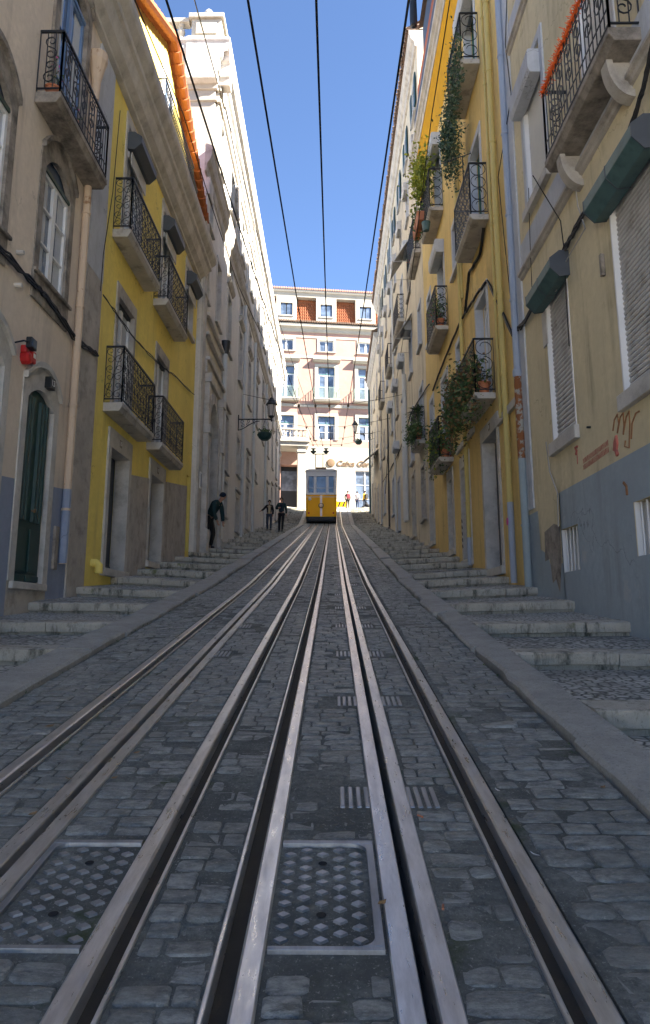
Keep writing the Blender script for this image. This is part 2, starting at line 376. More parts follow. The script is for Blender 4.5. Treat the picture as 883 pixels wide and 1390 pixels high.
def surround(F, h, w, proud, parent, mat, rise=0, wt=None, sill=None, name='window_surround', back=-.15, hood=0):
    a, b, c, d = h[:4]; a0, b0, d0 = a, b, d; a += .004; b -= .004; d -= .004; m = MB(); wt = wt or w
    inner = [(a, c)]+[(u, v) for u, v in arcpts(a, b, d-rise, rise)]+[(b, c)] if rise else [(a, c), (a, d), (b, d), (b, c)]
    if rise:
        outer = [(a-w, c)]+[(u, v) for u, v in arcpts(a-w, b+w, d-rise+wt*.7, rise+wt*.4)]+[(b+w, c)]
    else: outer = [(a-w, c), (a-w, d+wt), (b+w, d+wt), (b+w, c)]
    m.strip([F(u, v, proud) for u, v in inner], [F(u, v, proud) for u, v in outer], [F(u, v, back) for u, v in inner], [F(u, v, -.01) for u, v in outer])
    if sill is not None: m.box(F, a-w-.05, b+w+.05, c-sill, c, -.05, proud+.07)
    if hood:
        o2 = [(u, v+.09) for u, v in outer[1:-1]]; o1 = outer[1:-1]
        m.strip([F(u, v, proud+hood) for u, v in o1], [F(u, v, proud+hood) for u, v in o2], [F(u, v, 0) for u, v in o1], [F(u, v, 0) for u, v in o2])
        for q in (0, -1):
            m.quad(F(*o1[q], proud+hood), F(*o2[q], proud+hood), F(*o2[q], 0), F(*o1[q], 0))
    return m.build(name, mat, parent)
def casement(F, h, parent, depth=.18, cols=2, rows=3, mat='paint_w', trans=0, fr=.06, gl='glass', curtain=True, name='window', arch=0, tmat=None, leafname='pane'):
    """glazed leaves in an opening: frame mesh with a pane child"""
    a, b, c, d = h[:4]; m = MB(); D = -depth
    top = d-arch-trans
    def bars(x0, x1, y0, y1, f): 
        m.box(F, x0, x0+f, y0, y1, D-.02, D+.035); m.box(F, x1-f, x1, y0, y1, D-.02, D+.035)
        m.box(F, x0+f, x1-f, y0, y0+f, D-.02, D+.034); m.box(F, x0+f, x1-f, y1-f, y1, D-.02, D+.034)
    wl = (b-a)/cols
    for k in range(cols):
        x0 = a+k*wl+.004; x1 = a+(k+1)*wl-.004; bars(x0, x1, c, top, fr)
        for r in range(1, rows):
            z = c+(top-c)*r/rows; m.box(F, x0+fr, x1-fr, z-.015, z+.015, D-.015, D+.03)
    o = m.build(name, mat, parent)
    if trans or arch:
        t = MB(); t.box(F, a, b, top, top+.06, D-.03, D+.06); 
        if trans: t.box(F, (a+b)/2-.02, (a+b)/2+.02, top+.06, d, D, D+.03)
        t.build('transom', tmat or mat, o)
        t = MB(); t.quad(F(a, top+.06, D-.01), F(b, top+.06, D-.01), F(b, d, D-.01), F(a, d, D-.01)); t.build('transom_pane', gl, o, recalc=False)
    g = MB(); g.quad(F(a, c, D-.012), F(b, c, D-.012), F(b, top, D-.012), F(a, top, D-.012))
    g.build(leafname, 'curtain' if curtain == 2 else gl, o, recalc=False)
    if curtain == 1:
        q = MB(); w = (b-a)*.3
        for x0, x1 in ((a+.03, a+w), (b-w, b-.03)):
            n = 8
            for i in range(n):
                u = x0+(x1-x0)*i/n; u2 = x0+(x1-x0)*(i+1)/n
                q.quad(F(u, c+.03, D-.008+.004*(i % 2)), F(u2, c+.03, D-.008+.004*((i+1) % 2)), F(u2, top-.03, D-.008+.004*((i+1) % 2)), F(u, top-.03, D-.008+.004*(i % 2)))
        q.build('curtain', 'curtain', o, recalc=False)
    return o
def shutter(F, h, parent, mat='shutter', pitch=.062, depth=.06, name='roller_shutter', frame=True):
    a, b, c, d = h[:4]; m = MB(); z = c
    while z < d-.01:
        z2 = min(z+pitch, d)
        m.prof(F, [(-depth-.015, z), (-depth+.004, z+.004), (-depth+.012, z+(z2-z)*.45), (-depth-.004, z2-.004), (-depth-.03, z2)], a+.02, b-.02)
        z = z2
    o = m.build(name, mat, parent)
    if frame:
        f = MB(); f.box(F, a, a+.035, c, d, -.09, .012); f.box(F, b-.035, b, c, d, -.09, .012); f.build('guide_rail', 'paint_w', o)
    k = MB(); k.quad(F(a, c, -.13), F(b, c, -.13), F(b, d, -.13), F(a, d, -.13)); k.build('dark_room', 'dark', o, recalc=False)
    return o
def panel_door(F, h, parent, mat, depth=.25, leaves=2, flutes=0, glazed=None, name='door'):
    a, b, c, d = h[:4]; m = MB(); D = -depth
    m.box(F, a, b, c, d, D-.05, D)
    w = (b-a)/leaves
    for k in range(leaves):
        x0 = a+k*w+.02; x1 = a+(k+1)*w-.02
        m.box(F, x0, x1, c+.02, c+.1, D, D+.025)
        zs = [c+.14, c+(d-c)*.27, c+(d-c)*.31, c+(d-c)*.95]
        if flutes:
            m.box(F, x0+.05, x1-.05, zs[0], zs[1], D, D+.025)
            for q in range(flutes):
                u = x0+.05+(x1-x0-.1)*(q+.5)/flutes; m.tube([F(u, zs[2], D), F(u, zs[3], D)], (x1-x0-.1)/flutes*.42, 6)
        else:
            m.box(F, x0+.07, x1-.07, zs[0], zs[1], D, D+.025); m.box(F, x0+.07, x1-.07, zs[2], zs[3]-(d-c)*.33, D, D+.025); m.box(F, x0+.07, x1-.07, zs[3]-(d-c)*.29, zs[3], D, D+.025)
    o = m.build(name, mat, parent, bevel=.006)
    hd = MB(); hd.lathe(F((a+b)/2+.06, c+1.0, D+.02), [(.012, 0), (.012, .03), (.028, .035), (.028, .06), (.01, .065)], 8, F.N); hd.build('handle', 'bronze', o)
    return o
def roller_box(F, a, b, v0, v1, proj, parent, mat, name='shutter_box', hexs=True):
    m = MB(); h = v1-v0
    pr = [(0, v0+h*.05), (proj*.55, v0), (proj, v0+h*.35), (proj, v0+h*.72), (proj*.5, v1), (0, v1)] if hexs else [(0, v0), (proj*.85, v0), (proj, v0+h*.2), (proj, v1-h*.1), (proj*.9, v1), (0, v1)]
    m.prof(F, pr, a, b)
    return m.build(name, mat, parent, bevel=.008)
def scroll(F, cu, cv, sz, ax, flip=1, S=True, turns=1.1, n=12):
    """S or C scroll centred at (cu,cv) of height sz; ax(u,v) -> world"""
    pts = []; r0 = sz*.25
    def spiral(c0, c1, st, dr, rr): return [(c0+rr*(1-.75*i/n)*math.cos(st+dr*turns*2*math.pi*i/n), c1+rr*(1-.75*i/n)*math.sin(st+dr*turns*2*math.pi*i/n)) for i in range(n+1)]
    up = spiral(cu+0, cv+sz*.25, -math.pi/2*1, flip, r0)
    lo = spiral(cu+0, cv-sz*.25, math.pi/2, flip if S else -flip, r0)
    return [ax(*p) for p in reversed(up)]+[ax(*p) for p in lo]
def railing(F, u0, u1, z, proj, h, parent, style='scroll', mat='iron', name='railing', closed=(True, True), br=.008):
    m = MB(); e = .03; P = proj-e
    sides = [(lambda s, v: F(u0+e+s, v, P), u1-u0-2*e, F.N)]
    if closed[0]: sides.append((lambda s, v: F(u0+e, v, s), P, F.U))
    if closed[1]: sides.append((lambda s, v: F(u1-e, v, s), P, F.U))
    zb = z+.07; zt = z+h
    for ax, L, nn in sides:
        m.tube([ax(0, zt), ax(L, zt)], .024, 4, nn); m.tube([ax(0, zb), ax(L, zb)], .014, 4, nn)
        for q in (0, L): m.tube([ax(q, z), ax(q, zt)], .016, 4, nn)
        if L < 1.0 and style in ('circle', 'scrollc'):
            rr = L*.42; k = max(2, int((h-.1)/(rr*1.7)))
            for i in range(k):
                cv = zb+(zt-zb)*(i+.5)/k; sg = 1 if i % 2 else -1
                pts = [ax(L/2+rr*(1-.55*max(0, j-14)/10)*math.cos(sg*j/20*2*math.pi+math.pi/2), cv+rr*.95*(1-.55*max(0, j-14)/10)*math.sin(sg*j/20*2*math.pi+math.pi/2)) for j in range(25)]
                m.tube(pts, .009, 4, nn, cap=False)
            continue
        if L < 1.0 and style == 'scroll':
            m.tube([ax(L/2, zb), ax(L/2, zt)], .009, 4, nn)
            m.tube([ax(0, zb), ax(L, zt)], .006, 4, nn)
            for i in range(3):
                for sg in (-1, 1):
                    m.tube(scroll(F, L/2+sg*L*.24, zb+(zt-zb)*(i+.5)/3, (zt-zb)/3*.95, ax, sg), .006, 4, nn, cap=False)
            continue
        n = max(2, int(round(L/(.115 if style != 'bars' else .12))))
        for i in range(1, n):
            m.tube([ax(L*i/n, zb), ax(L*i/n, zt)], br, 4, nn, cap=False)
        if style in ('scroll', 'scrollc'):
            for i in range(n):
                c = L*(i+.5)/n; sg = 1 if i % 2 else -1
                m.tube(scroll(F, c, zb+(zt-zb)*.73, (zt-zb)*.48, ax, sg), .006, 4, nn, cap=False)
                m.tube(scroll(F, c, zb+(zt-zb)*.27, (zt-zb)*.48, ax, -sg, S=False), .006, 4, nn, cap=False)
        elif style == 'circle':
            for i in range(n):
                c = L*(i+.5)/n
                for vv in (.14, .86):
                    m.tube([ax(c+.045*math.cos(w*math.pi/5), zb+(zt-zb)*vv+.05*math.sin(w*math.pi/5)) for w in range(11)], .006, 4, nn, cap=False)
        elif style == 'loops' and L > 1:
            for i in range(1, n-2, 3):
                c = L*(i+1)/n; sg = 1 if (i//3) % 2 else -1
                m.tube(scroll(F, c, zb+(zt-zb)*.6, (zt-zb)*.56, ax, sg, turns=1.3), .010, 4, nn, cap=False)
            m.tube([ax(0, zb+(zt-zb)*.2), ax(L, zb+(zt-zb)*.2)], .009, 4, nn); m.tube([ax(0, zb+(zt-zb)*.9), ax(L, zb+(zt-zb)*.9)], .008, 4, nn)
        elif style == 'loops':
            for q in (.3, .72): m.tube(scroll(F, L/2, zb+(zt-zb)*q, (zt-zb)*.42, ax, 1 if q < .5 else -1, turns=1.2), .009, 4, nn, cap=False)
    return m.build(name, mat, parent)
def balcony(F, u0, u1, z, proj, parent, th=.14, h=1.0, style='scroll', mat='slab', label=None, corbels=0, name='balcony', br=.008):
    m = MB()
    m.prof(F, [(0, z-th), (proj-.06, z-th), (proj-.02, z-th*.55), (proj, z-th*.5), (proj, z), (0, z)], u0, u1)
    o = m.build(name, mat, parent, bevel=.012)
    if label: o['label'] = label
    railing(F, u0, u1, z, proj, h, o, style, br=br)
    for k in range(corbels):
        c = MB(); u = u0+(u1-u0)*(k+.5)/corbels if corbels > 1 else (u0+u1)/2
        if corbels == 2: u = u0+.35 if k == 0 else u1-.35
        q = [(proj*.80*math.cos(i/12*math.pi/2), -.46*math.sin(i/12*math.pi/2)) for i in range(13)]
        out = [F(u-.08, z-th-.004+v, d) for d, v in q]; inn = [F(u-.08, z-th-.004+v*.80, d*.76) for d, v in q]; E = F.U*.16
        m2 = [p+E for p in out]; m3 = [p+E for p in inn]
        for i in range(12):
            for A, B_ in ((out, inn), (m2, m3), (out, m2), (inn, m3)): c.quad(A[i], A[i+1], B_[i+1], B_[i])
        c.extr([F(u-.03, z-th-.004, 0)]+[F(u-.03, z-th-.004+v*.82, d*.78) for d, v in q], F.U*.06)
        c.build('corbel', 'stone', o)
    return o
def drainpipe(F, pts, r, parent, mat, clamps=True, name='drainpipe', d=.08):
    """pts = [(u,v)...] on the facade"""
    m = MB(); P = [F(u, v, d) for u, v in pts]; m.tube(P, r, 10, F.U)
    if clamps:
        for (u, v), (u2, v2) in zip(pts[:-1], pts[1:]):
            L = abs(v2-v); k = int(L/1.5)
            for i in range(k):
                z = v+(v2-v)*(i+.5)/max(1, k); m.lathe(F(u+(u2-u)*(i+.5)/k, z, d), [(r+.004, -.02), (r+.012, -.018), (r+.012, .018), (r+.004, .02)], 10)
    return m.build(name, mat, parent, smooth=False)
def plate(F, u, v, w, h, txt, parent, bg='paint_bk', fg=None, d=.02, name='number_plate', size=None):
    m = MB(); m.box(F, u-w/2, u+w/2, v-h/2, v+h/2, 0.001, d); o = m.build(name, bg, parent, bevel=.004)
    text(txt, F, u, v, d+.003, size or h*.75, fg or 'paint_w', o, 'number')
    return o
def text(txt, F, u, v, d, size, mat, parent, name, shear=0, ext=.002, bold=0, align='CENTER', space=1):
    cu = bpy.data.curves.new(name, 'FONT'); cu.body = txt; cu.size = size; cu.align_x = align; cu.align_y = 'CENTER'; cu.extrude = ext; cu.shear = shear; cu.offset = bold; cu.space_character = space
    tmp = bpy.data.objects.new(name+'_tmp', cu); COL.objects.link(tmp)
    bpy.context.view_layer.update(); dg = bpy.context.evaluated_depsgraph_get()
    me = bpy.data.meshes.new_from_object(tmp.evaluated_get(dg)); bpy.data.objects.remove(tmp)
    # text x axis must read left-to-right for someone facing the wall
    x = -F.U if F.U.cross(Vector((0, 0, 1))).dot(F.N) < 0 else F.U
    mt = Matrix((( x.x, 0, F.N.x), (x.y, 0, F.N.y), (0, 1, 0))).to_4x4()
    org = Vector((0, 0, 0)); p = parent
    while p is not None: org += p.location; p = p.parent
    mt.translation = F(u, v, d)-org
    me.transform(mt); me.materials.clear(); me.materials.append(M[mat]); me.name = name
    o = bpy.data.objects.new(name, me); COL.objects.link(o); o.parent = parent; return o
def leaves(m, centers, n, size, spread, droop=0, aspect=.5):
    for _ in range(n):
        c = Vector(random.choice(centers)); p = c+Vector([random.gauss(0, s) for s in spread]); p.z -= droop*random.random()**2
        a = Vector((random.gauss(0, 1), random.gauss(0, 1), random.gauss(0, .8))).normalized(); b = a.orthogonal().normalized()
        b = (Matrix.Rotation(random.random()*6.28, 3, a) @ b); s = size*random.uniform(.35, 1.5); w = s*aspect
        m.tone = random.random(); q = a.cross(b)*.25*s
        m.add([p, p+a*s*.5+b*w*.5+q*.3, p+a*s, p+a*s*.5-b*w*.5+q*.3], [(0, 1, 2, 3)])
    return m
def blades(m, c, n, L, w, mat=None, up=.5):
    c = Vector(c)
    for i in range(n):
        az = random.random()*6.28; el = random.uniform(.1, 1.4); l = L*random.uniform(.7, 1.1); m.tone = random.random()
        dr = Vector((math.cos(az)*math.cos(el), math.sin(az)*math.cos(el), math.sin(el))); sd = dr.cross(Vector((0, 0, 1))); sd = sd.normalized()*w if sd.length > .01 else Vector((w, 0, 0))
        P = [c+dr*l*t-Vector((0, 0, l*.45*t*t)) for t in (0, .35, .7, 1)]
        m.add([P[0]-sd*.5, P[0]+sd*.5, P[1]+sd, P[1]-sd, P[2]+sd*.6, P[2]-sd*.6, P[3]], [(0, 1, 2, 3), (3, 2, 4, 5), (5, 4, 6)])
def pot(loc, r, h, label, plant='leaf', n=60, size=.09, spread=(.1, .1, .1), droop=0, flower=None, mat='terracotta', cat='potted plant', group=None, name='potted_plant', up=.15, blade=None):
    t = thing(name, label, cat, loc, group); x, y, z = loc
    m = MB(); m.lathe((x, y, z), [(r*.7, 0), (r*.95, h*.85), (r*1.08, h*.85), (r*1.08, h), (r*.9, h), (r*.88, h*.9)], 14); m.build('pot', mat, t)
    f = MB()
    if blade: 
        if blade > 1: f.tube([(x, y, z+h*.8), (x+.03, y, z+h+.5)], .035, 6); 
        blades(f, (x, y, z+h+(.5 if blade > 1 else 0)), n, size, .03)
    else: leaves(f, [(x, y, z+h+up)], n, size, spread, droop)
    f.build('foliage', plant, t, recalc=False)
    if flower:
        q = MB(); leaves(q, [(x, y, z+h+up)], int(n*.3), size*.6, [s*1.15 for s in spread], droop, .9); q.build('flowers', flower, t, recalc=False)
    return t
def rect(a, b, X):
    """opening from its near-bottom and far-top photo points"""
    p = PX(*a, X); q = PX(*b, X); return [min(p[0], q[0]), max(p[0], q[0]), min(p[1], q[1]), max(p[1], q[1])]

# ================================================================== GROUND
def sheet(m, x0, x1, ys, off=0, zf=G):
    for a, b in zip(ys[:-1], ys[1:]): m.quad((x0, a, zf(a)+off), (x1, a, zf(a)+off), (x1, b, zf(b)+off), (x0, b, zf(b)+off))
CX = -.458
RAILS = [(-.337, -.196), (.159, .33), (.571, .725)]
corr = sorted(RAILS+[(2*CX-b, 2*CX-a) for a, b in RAILS])
edges = [-2.2]+[e for c in corr for e in c]+[1.3]
zones = [(edges[i], edges[i+1]) for i in range(0, len(edges), 2)]
m = MB(); sheet(m, -9, 9, BR, -.32); struct(m, 'street_bed', 'groove')
m = MB()
for a, b in zones:
    sheet(m, a, b, BR)
    for x in (a, b):
        for y0, y1 in zip(BR[:-1], BR[1:]): m.quad((x, y0, G(y0)), (x, y1, G(y1)), (x, y1, G(y1)-.3), (x, y0, G(y0)-.3))
struct(m, 'road', 'joint', recalc=False)
HAT = [(-.19, .148, 2.27, 2.96), (-1.065, -.727, 2.27, 2.96)]
m = MB()
grates = []
for y in [3.42, 5.1, 6.8, 8.5, 10.2, 11.95, 13.7, 15.4, 17.6]:
    for x in (.095, .395): grates.append((x, y))
for y in [6.8, 8.5, 11.95]: grates.append((2*CX-.095, y))
def sett(m, x0, x1, y0, y1, h):
    g = .0042; cx = (x0+x1)/2; cy = (y0+y1)/2; hx = (x1-x0)/2-g; hy = (y1-y0)/2-g
    if hx < .02: return
    m.tone = min(1, max(0, random.gauss(.45, .26))); k = random.uniform(.62, .9); tx = random.gauss(0, .03); ty = random.gauss(0, .04)
    out = []
    for sx, sy in ((-1, -k), (-k, -1), (k, -1), (1, -k), (1, k), (k, 1), (-k, 1), (-1, k)):
        j = 1+random.gauss(0, .035); out.append((cx+sx*hx*j, cy+sy*hy*j*(1+random.gauss(0, .03))))
    vs = [(x, y, G(y)-.006) for x, y in out]
    i1 = [(cx+(x-cx)*.965, cy+(y-cy)*.95) for x, y in out]; vs += [(x, y, G(y)+h*.6+(x-cx)*tx+(y-cy)*ty) for x, y in i1]
    i2 = [(cx+(x-cx)*.82, cy+(y-cy)*.8) for x, y in out]; vs += [(x, y, G(y)+h+(x-cx)*tx+(y-cy)*ty+random.gauss(0, .0012)) for x, y in i2]
    m.add(vs, [(i, (i+1) % 8, 8+(i+1) % 8, 8+i) for i in range(8)]+[(8+i, 8+(i+1) % 8, 16+(i+1) % 8, 16+i) for i in range(8)]+[tuple(range(16, 24))])
for a, b in zones:
    y = 1.2
    while y < 66:
        ry = random.uniform(.078, .118)*(1.22 if (b > 1 or a < -2) and y < 8 else 1); x = a+(.022 if a < -2.1 or a > .6 else .004)+random.uniform(0, .015); first = True
        while x < b-.05:
            w = random.uniform(.10, .21)*(1.2 if b > 1 and y < 5 else 1)
            if first: w *= random.uniform(.5, 1); first = False
            x1 = min(x+w, b-.004)
            if b-x1 < .06: x1 = b-.004
            skip = any(x1 > h[0]-.02 and x < h[1]+.02 and y+ry > h[2]-.03 and y < h[3]+.03 for h in HAT) or \
                any(x1 > gx-.075 and x < gx+.075 and y+ry > gy-.14 and y < gy+.14 for gx, gy in grates)
            if not skip and random.random() > .03: sett(m, x, x1, y, y+ry*random.uniform(.95, 1), (.003+.008*random.random() if (math.sin(x*3.1+y*1.7)+math.sin(y*.9+2)+random.gauss(0, .5)) > -.9 else random.uniform(-.004, .004)))
            x = x1
        y += ry
o = m.build('stone_setts', 'sett', smooth=True, recalc=False); o['kind'] = 'stuff'; o['label'] = 'dark worn stone setts paving the steep tramway between the rails'; o['category'] = 'paving'

# kerbs: broad worn granite ramps each side of the tramway, cut in long uneven blocks
def kerb(x0, x1, side):
    m = MB(); y = -4; 
    while y < 66:
        L = random.uniform(1.0, 1.9); y1 = min(y+L, 66); jx = random.gauss(0, .016); jz = random.gauss(0, .006)
        inn = (x1 if side < 0 else x0)+jx; out = x0 if side < 0 else x1
        n = max(1, int((y1-y)/.25))
        rows = []
        for i in range(n+1):
            yy = y+(y1-y)*i/n+(.003 if i == 0 else -.003 if i == n else 0); g = G(yy); w = random.gauss(0, .009); s = 1 if side < 0 else -1
            rows.append([(inn+w, yy, g-.08), (inn+w, yy, g+.035+jz), (inn+w-s*.022, yy, g+.055+jz+random.gauss(0, .003)), (out+s*.01, yy, g+.068+jz), (out, yy, g-.1)])
        for r0, r1 in zip(rows[:-1], rows[1:]):
            for k in range(4): m.quad(r0[k], r0[k+1], r1[k+1], r1[k])
        for r in (rows[0], rows[-1]): m.add(r, [(0, 1, 2, 3, 4)])
        y = y1
    return m
struct(kerb(-2.52, -2.2, -1), 'kerb', 'kerb'); struct(kerb(1.3, 1.6, 1), 'kerb', 'kerb')
# stepped pavements: long cobbled treads with a limestone riser each
def pavement(x0, x1, side, y0):
    tr = MB(); rs = MB(); y = y0; rng = random.Random(3)
    xs_in, xw = (x1, x0) if side < 0 else (x0, x1)
    while y < 66.5:
        L = rng.uniform(1.6, 1.95) if y < 40 else 1.5; ya, yb = y, y+L; rise = .15
        def S(Y, t): return G(min(Y, 66))+.075+offs(min(Y, 66), side)*t
        n = 5
        for i in range(n):
            a = i/n; b = (i+1)/n; xa = xs_in+(xw-xs_in)*a; xb = xs_in+(xw-xs_in)*b
            za, zb = S(ya, a), S(ya, b); ea, eb = S(yb, a)-rise, S(yb, b)-rise
            tr.quad((xa, ya+.3, za+(ea-za)*.17), (xb, ya+.3, zb+(eb-zb)*.17), (xb, yb+.02, eb), (xa, yb+.02, ea))
        # edge stones
        x = min(xs_in, xw); e = max(xs_in, xw)
        while x < e-.02:
            x2 = min(e, x+rng.uniform(.7, 1.3)); 
            if e-x2 < .3: x2 = e
            q = [abs((v-xs_in)/(xw-xs_in)) for v in (x, x2)]; jy = rng.gauss(0, .012); jz = rng.gauss(0, .006)
            k = max(1, int((x2-x)/.2)); top = []
            for i in range(k+1):
                xx = x+(x2-x)*i/k+(.005 if i == 0 else -.005 if i == k else 0); tq = q[0]+(q[1]-q[0])*i/k; zt = S(ya, tq)+jz+rng.gauss(0, .003); w = rng.gauss(0, .005)
                ze = S(ya, tq)+(S(yb, tq)-rise-S(ya, tq))*.17+jz
                top.append([(xx, ya+jy+w+.045, zt-rise-.1), (xx, ya+jy+w+.045, zt-rise+.034), (xx, ya+jy+w+.003, zt-rise+.04), (xx, ya+jy+w, zt-.05), (xx, ya+jy+w, zt-.016+random.gauss(0, .003)), (xx, ya+jy+.02, zt-.002), (xx, ya+.31, ze+.004), (xx, ya+.31, ze-.1)])
            for r0, r1 in zip(top[:-1], top[1:]):
                for j in range(7): rs.quad(r0[j], r0[j+1], r1[j+1], r1[j])
            rs.add(top[0], [tuple(range(8))]); rs.add(top[-1], [tuple(range(8))])
            x = x2
        y = yb
    return tr, rs
for side, x0, x1, y0 in ((-1, -5.2, -2.5, -2.6), (1, 1.59, 4.2, -2.5)):
    tr, rs = pavement(x0, x1, side, y0)
    struct(tr, 'pavement', 'calcada'); struct(rs, 'pavement_step', 'riser', smooth=False)
# plaza at the top and the ground all round
m = MB(); m.quad((-60, 66, 11.105), (-2.2, 66, 11.105), (-2.2, 66, 10.0), (-60, 66, 10))
for a, b in ((-60, 60),): m.quad((a, 66, 11.10), (b, 66, 11.10), (b, 140, 12.2), (a, 140, 12.2))
struct(m, 'plaza', 'calcada', recalc=False)
m = MB(); m.quad((-900, -900, -6), (900, -900, -6), (900, 1400, -6), (-900, 1400, -6)); struct(m, 'ground', 'joint', recalc=False)
m = MB(); m.quad((-70, -120, -2.2), (60, -120, -2.2), (60, -6.01, -.85), (-70, -6.01, -.85)); M['bounce_pale'] = stone('bounce_pale', (.62, .58, .52), (.4, .37, .33), amt=.4); struct(m, 'bounce_ground', 'bounce_pale', recalc=False)  # unseen pale ground added behind the camera to bounce sunlight into the street
# rails
YS = [y for y in BR if y >= -2]
def swept(m, prof):
    n = len(prof); rows = [[(x, y, G(y)+z) for x, z in prof] for y in YS]
    m.add([p for r in rows for p in r], [(i*n+k, i*n+(k+1) % n, (i+1)*n+(k+1) % n, (i+1)*n+k) for i in range(len(rows)-1) for k in range(n)]+[tuple(range(n)), tuple((len(rows)-1)*n+k for k in range(n))])
def groove_rail(x0, head_right, label):
    t = thing('tram_rail', label, 'tram rail', (x0, 0, 0), 'grooved running rails of the tramway')
    lip, gr, hd = .015, .06, .066; T = .012
    L = [(0, -.15), (0, T-.003), (.003, T), (lip-.003, T), (lip, T-.003), (lip+.004, -.035)]
    h0 = lip+gr; H = [(h0-.004, -.035), (h0, T-.006), (h0+.008, T), (h0+hd-.006, T+.001), (h0+hd, T-.004), (h0+hd, -.15)]
    tot = h0+hd; P = L+H; fl = [(lip+.002, -.035), (h0-.002, -.035)]
    f = lambda q: [((x0+x) if head_right else (x0+tot-x), z) for x, z in q]
    m = MB(); swept(m, f(P[:6]+[(lip+.004, -.15)])); m.build('guard_lip', 'rail', t)
    m = MB(); swept(m, f([(h0-.004, -.15)]+H)); m.build('rail_head', 'rail', t)
    m = MB(); sheet2 = f(fl); 
    for a, b in zip(YS[:-1], YS[1:]): m.quad((sheet2[0][0], a, G(a)-.035), (sheet2[1][0], a, G(a)-.035), (sheet2[1][0], b, G(b)-.035), (sheet2[0][0], b, G(b)-.035))
    m.build('groove_floor', 'groove', t)
def slot_rail(x0, x1, sl0, sl1, label):
    t = thing('cable_slot', label, 'cable slot', (x0, 0, 0), 'cable slots between the rails')
    for a, b in ((x0, sl0), (sl1, x1)):
        m = MB(); swept(m, [(a, -.2), (a, .006), (a+.004, .011), (b-.004, .011), (b, .006), (b, -.2)]); m.build('slot_beam', 'rail', t)
mir = lambda x: 2*CX-x
groove_rail(-.337, True, 'steel grooved rail just right of the road centre, narrow lip on its left')
groove_rail(.571, True, 'rightmost steel grooved rail, wide head on its right')
groove_rail(mir(-.337)-.141, False, 'steel grooved rail just left of the road centre, narrow lip on its right')
groove_rail(mir(.571)-.141, False, 'leftmost steel grooved rail, nearest the left kerb')
slot_rail(.159, .33, .229, .263, 'twin steel strips with dark cable slot in the right hand track')
slot_rail(mir(.33), mir(.159), mir(.263), mir(.229), 'twin steel strips with dark cable slot in the left hand track')
# hatches
def hatch(h, label, frame_r):
    x0, x1, y0, y1 = h; t = thing('inspection_hatch', label, 'hatch', ((x0+x1)/2, y0, G(y0)), 'cast iron hatches between the rails')
    F = Fr((0, 0, 0), (1, 0, 0), (0, 1, 0)); gz = lambda x, y, z: (x, y, G(y)+z)
    def blk(m, a, b, c, d, z0, z1): m.hexa([gz(a, c, z0), gz(b, c, z0), gz(b, d, z0), gz(a, d, z0), gz(a, c, z1), gz(b, c, z1), gz(b, d, z1), gz(a, d, z1)])
    m = MB(); w = .026
    blk(m, x0, x1, y1-w, y1, -.05, .015); blk(m, x0, x1, y0, y0+w*.7, -.05, .013)
    if frame_r: blk(m, x1-w, x1, y0+w*.7, y1-w, -.05, .014); 
    else: blk(m, x0, x0+w, y0+w*.7, y1-w, -.05, .014)
    # rounded inner corner
    for yc, s in ((y1-w, -1), (y0+w*.7, 1)):
        xc = x1-w if frame_r else x0+w; sx = -1 if frame_r else 1; r = .05
        P = [gz(xc, yc, 0.0135)]+[gz(xc+sx*r*(1-math.sin(i/6*math.pi/2)), yc+s*r*(1-math.cos(i/6*math.pi/2)), .0135) for i in range(7)]
        m.extr(P, Vector((0, 0, -.05)))
    m.build('frame', 'castiron', t, bevel=.003)
    a, b = (x0+.004, x1-w-.012) if frame_r else (x0+w+.012, x1-.004); c, d = y0+w*.7+.012, y1-w-.012
    m = MB(); blk(m, a, b, c, d, -.05, -.004); cov = m.build('cover', 'iron_dirty', t)
    m = MB(); nx, ny = 5, 9
    for i in range(nx):
        for j in range(ny):
            px = a+(b-a)*(i+.5)/nx; py = c+(d-c)*(j+.5+(.5 if i % 2 else 0))/(ny+.3)
            if py > d-.02 or (i == 2 and j in (2, 7)): continue
            rx, ry = .026, .019; q = random.uniform(.85, 1.05)
            m.add([gz(px-rx*q, py, -.004), gz(px, py-ry*q, -.004), gz(px+rx*q, py, -.004), gz(px, py+ry*q, -.004), gz(px-rx*.8, py, .007), gz(px, py-ry*.8, .007), gz(px+rx*.8, py, .007), gz(px, py+ry*.8, .007)],
                  [(0, 1, 5, 4), (1, 2, 6, 5), (2, 3, 7, 6), (3, 0, 4, 7), (4, 5, 6, 7)])
    m.build('tread_stud', 'castiron', cov)
    for j in (2, 7):
        m = MB(); py = c+(d-c)*(j+.5)/(ny+.3); px = (a+b)/2; n = 14
        m.add([gz(px+.016*math.cos(k*6.283/n), py+.016*math.sin(k*6.283/n), .004) for k in range(n)], [tuple(range(n))]); m.build('key_hole', 'dark', cov, recalc=False)
hatch(HAT[0], 'cast iron hatch with diamond studs set just left of the right cable slot', True)
hatch(HAT[1], 'cast iron hatch with diamond studs and two holes at bottom left of photo', False)
first = {}
names = ['nearest ribbed steel plate just left of the right cable slot', 'nearest ribbed steel plate just right of the right cable slot', 'nearest ribbed steel plate just right of the left cable slot', 'nearest ribbed steel plate just left of the left cable slot']
proto = None
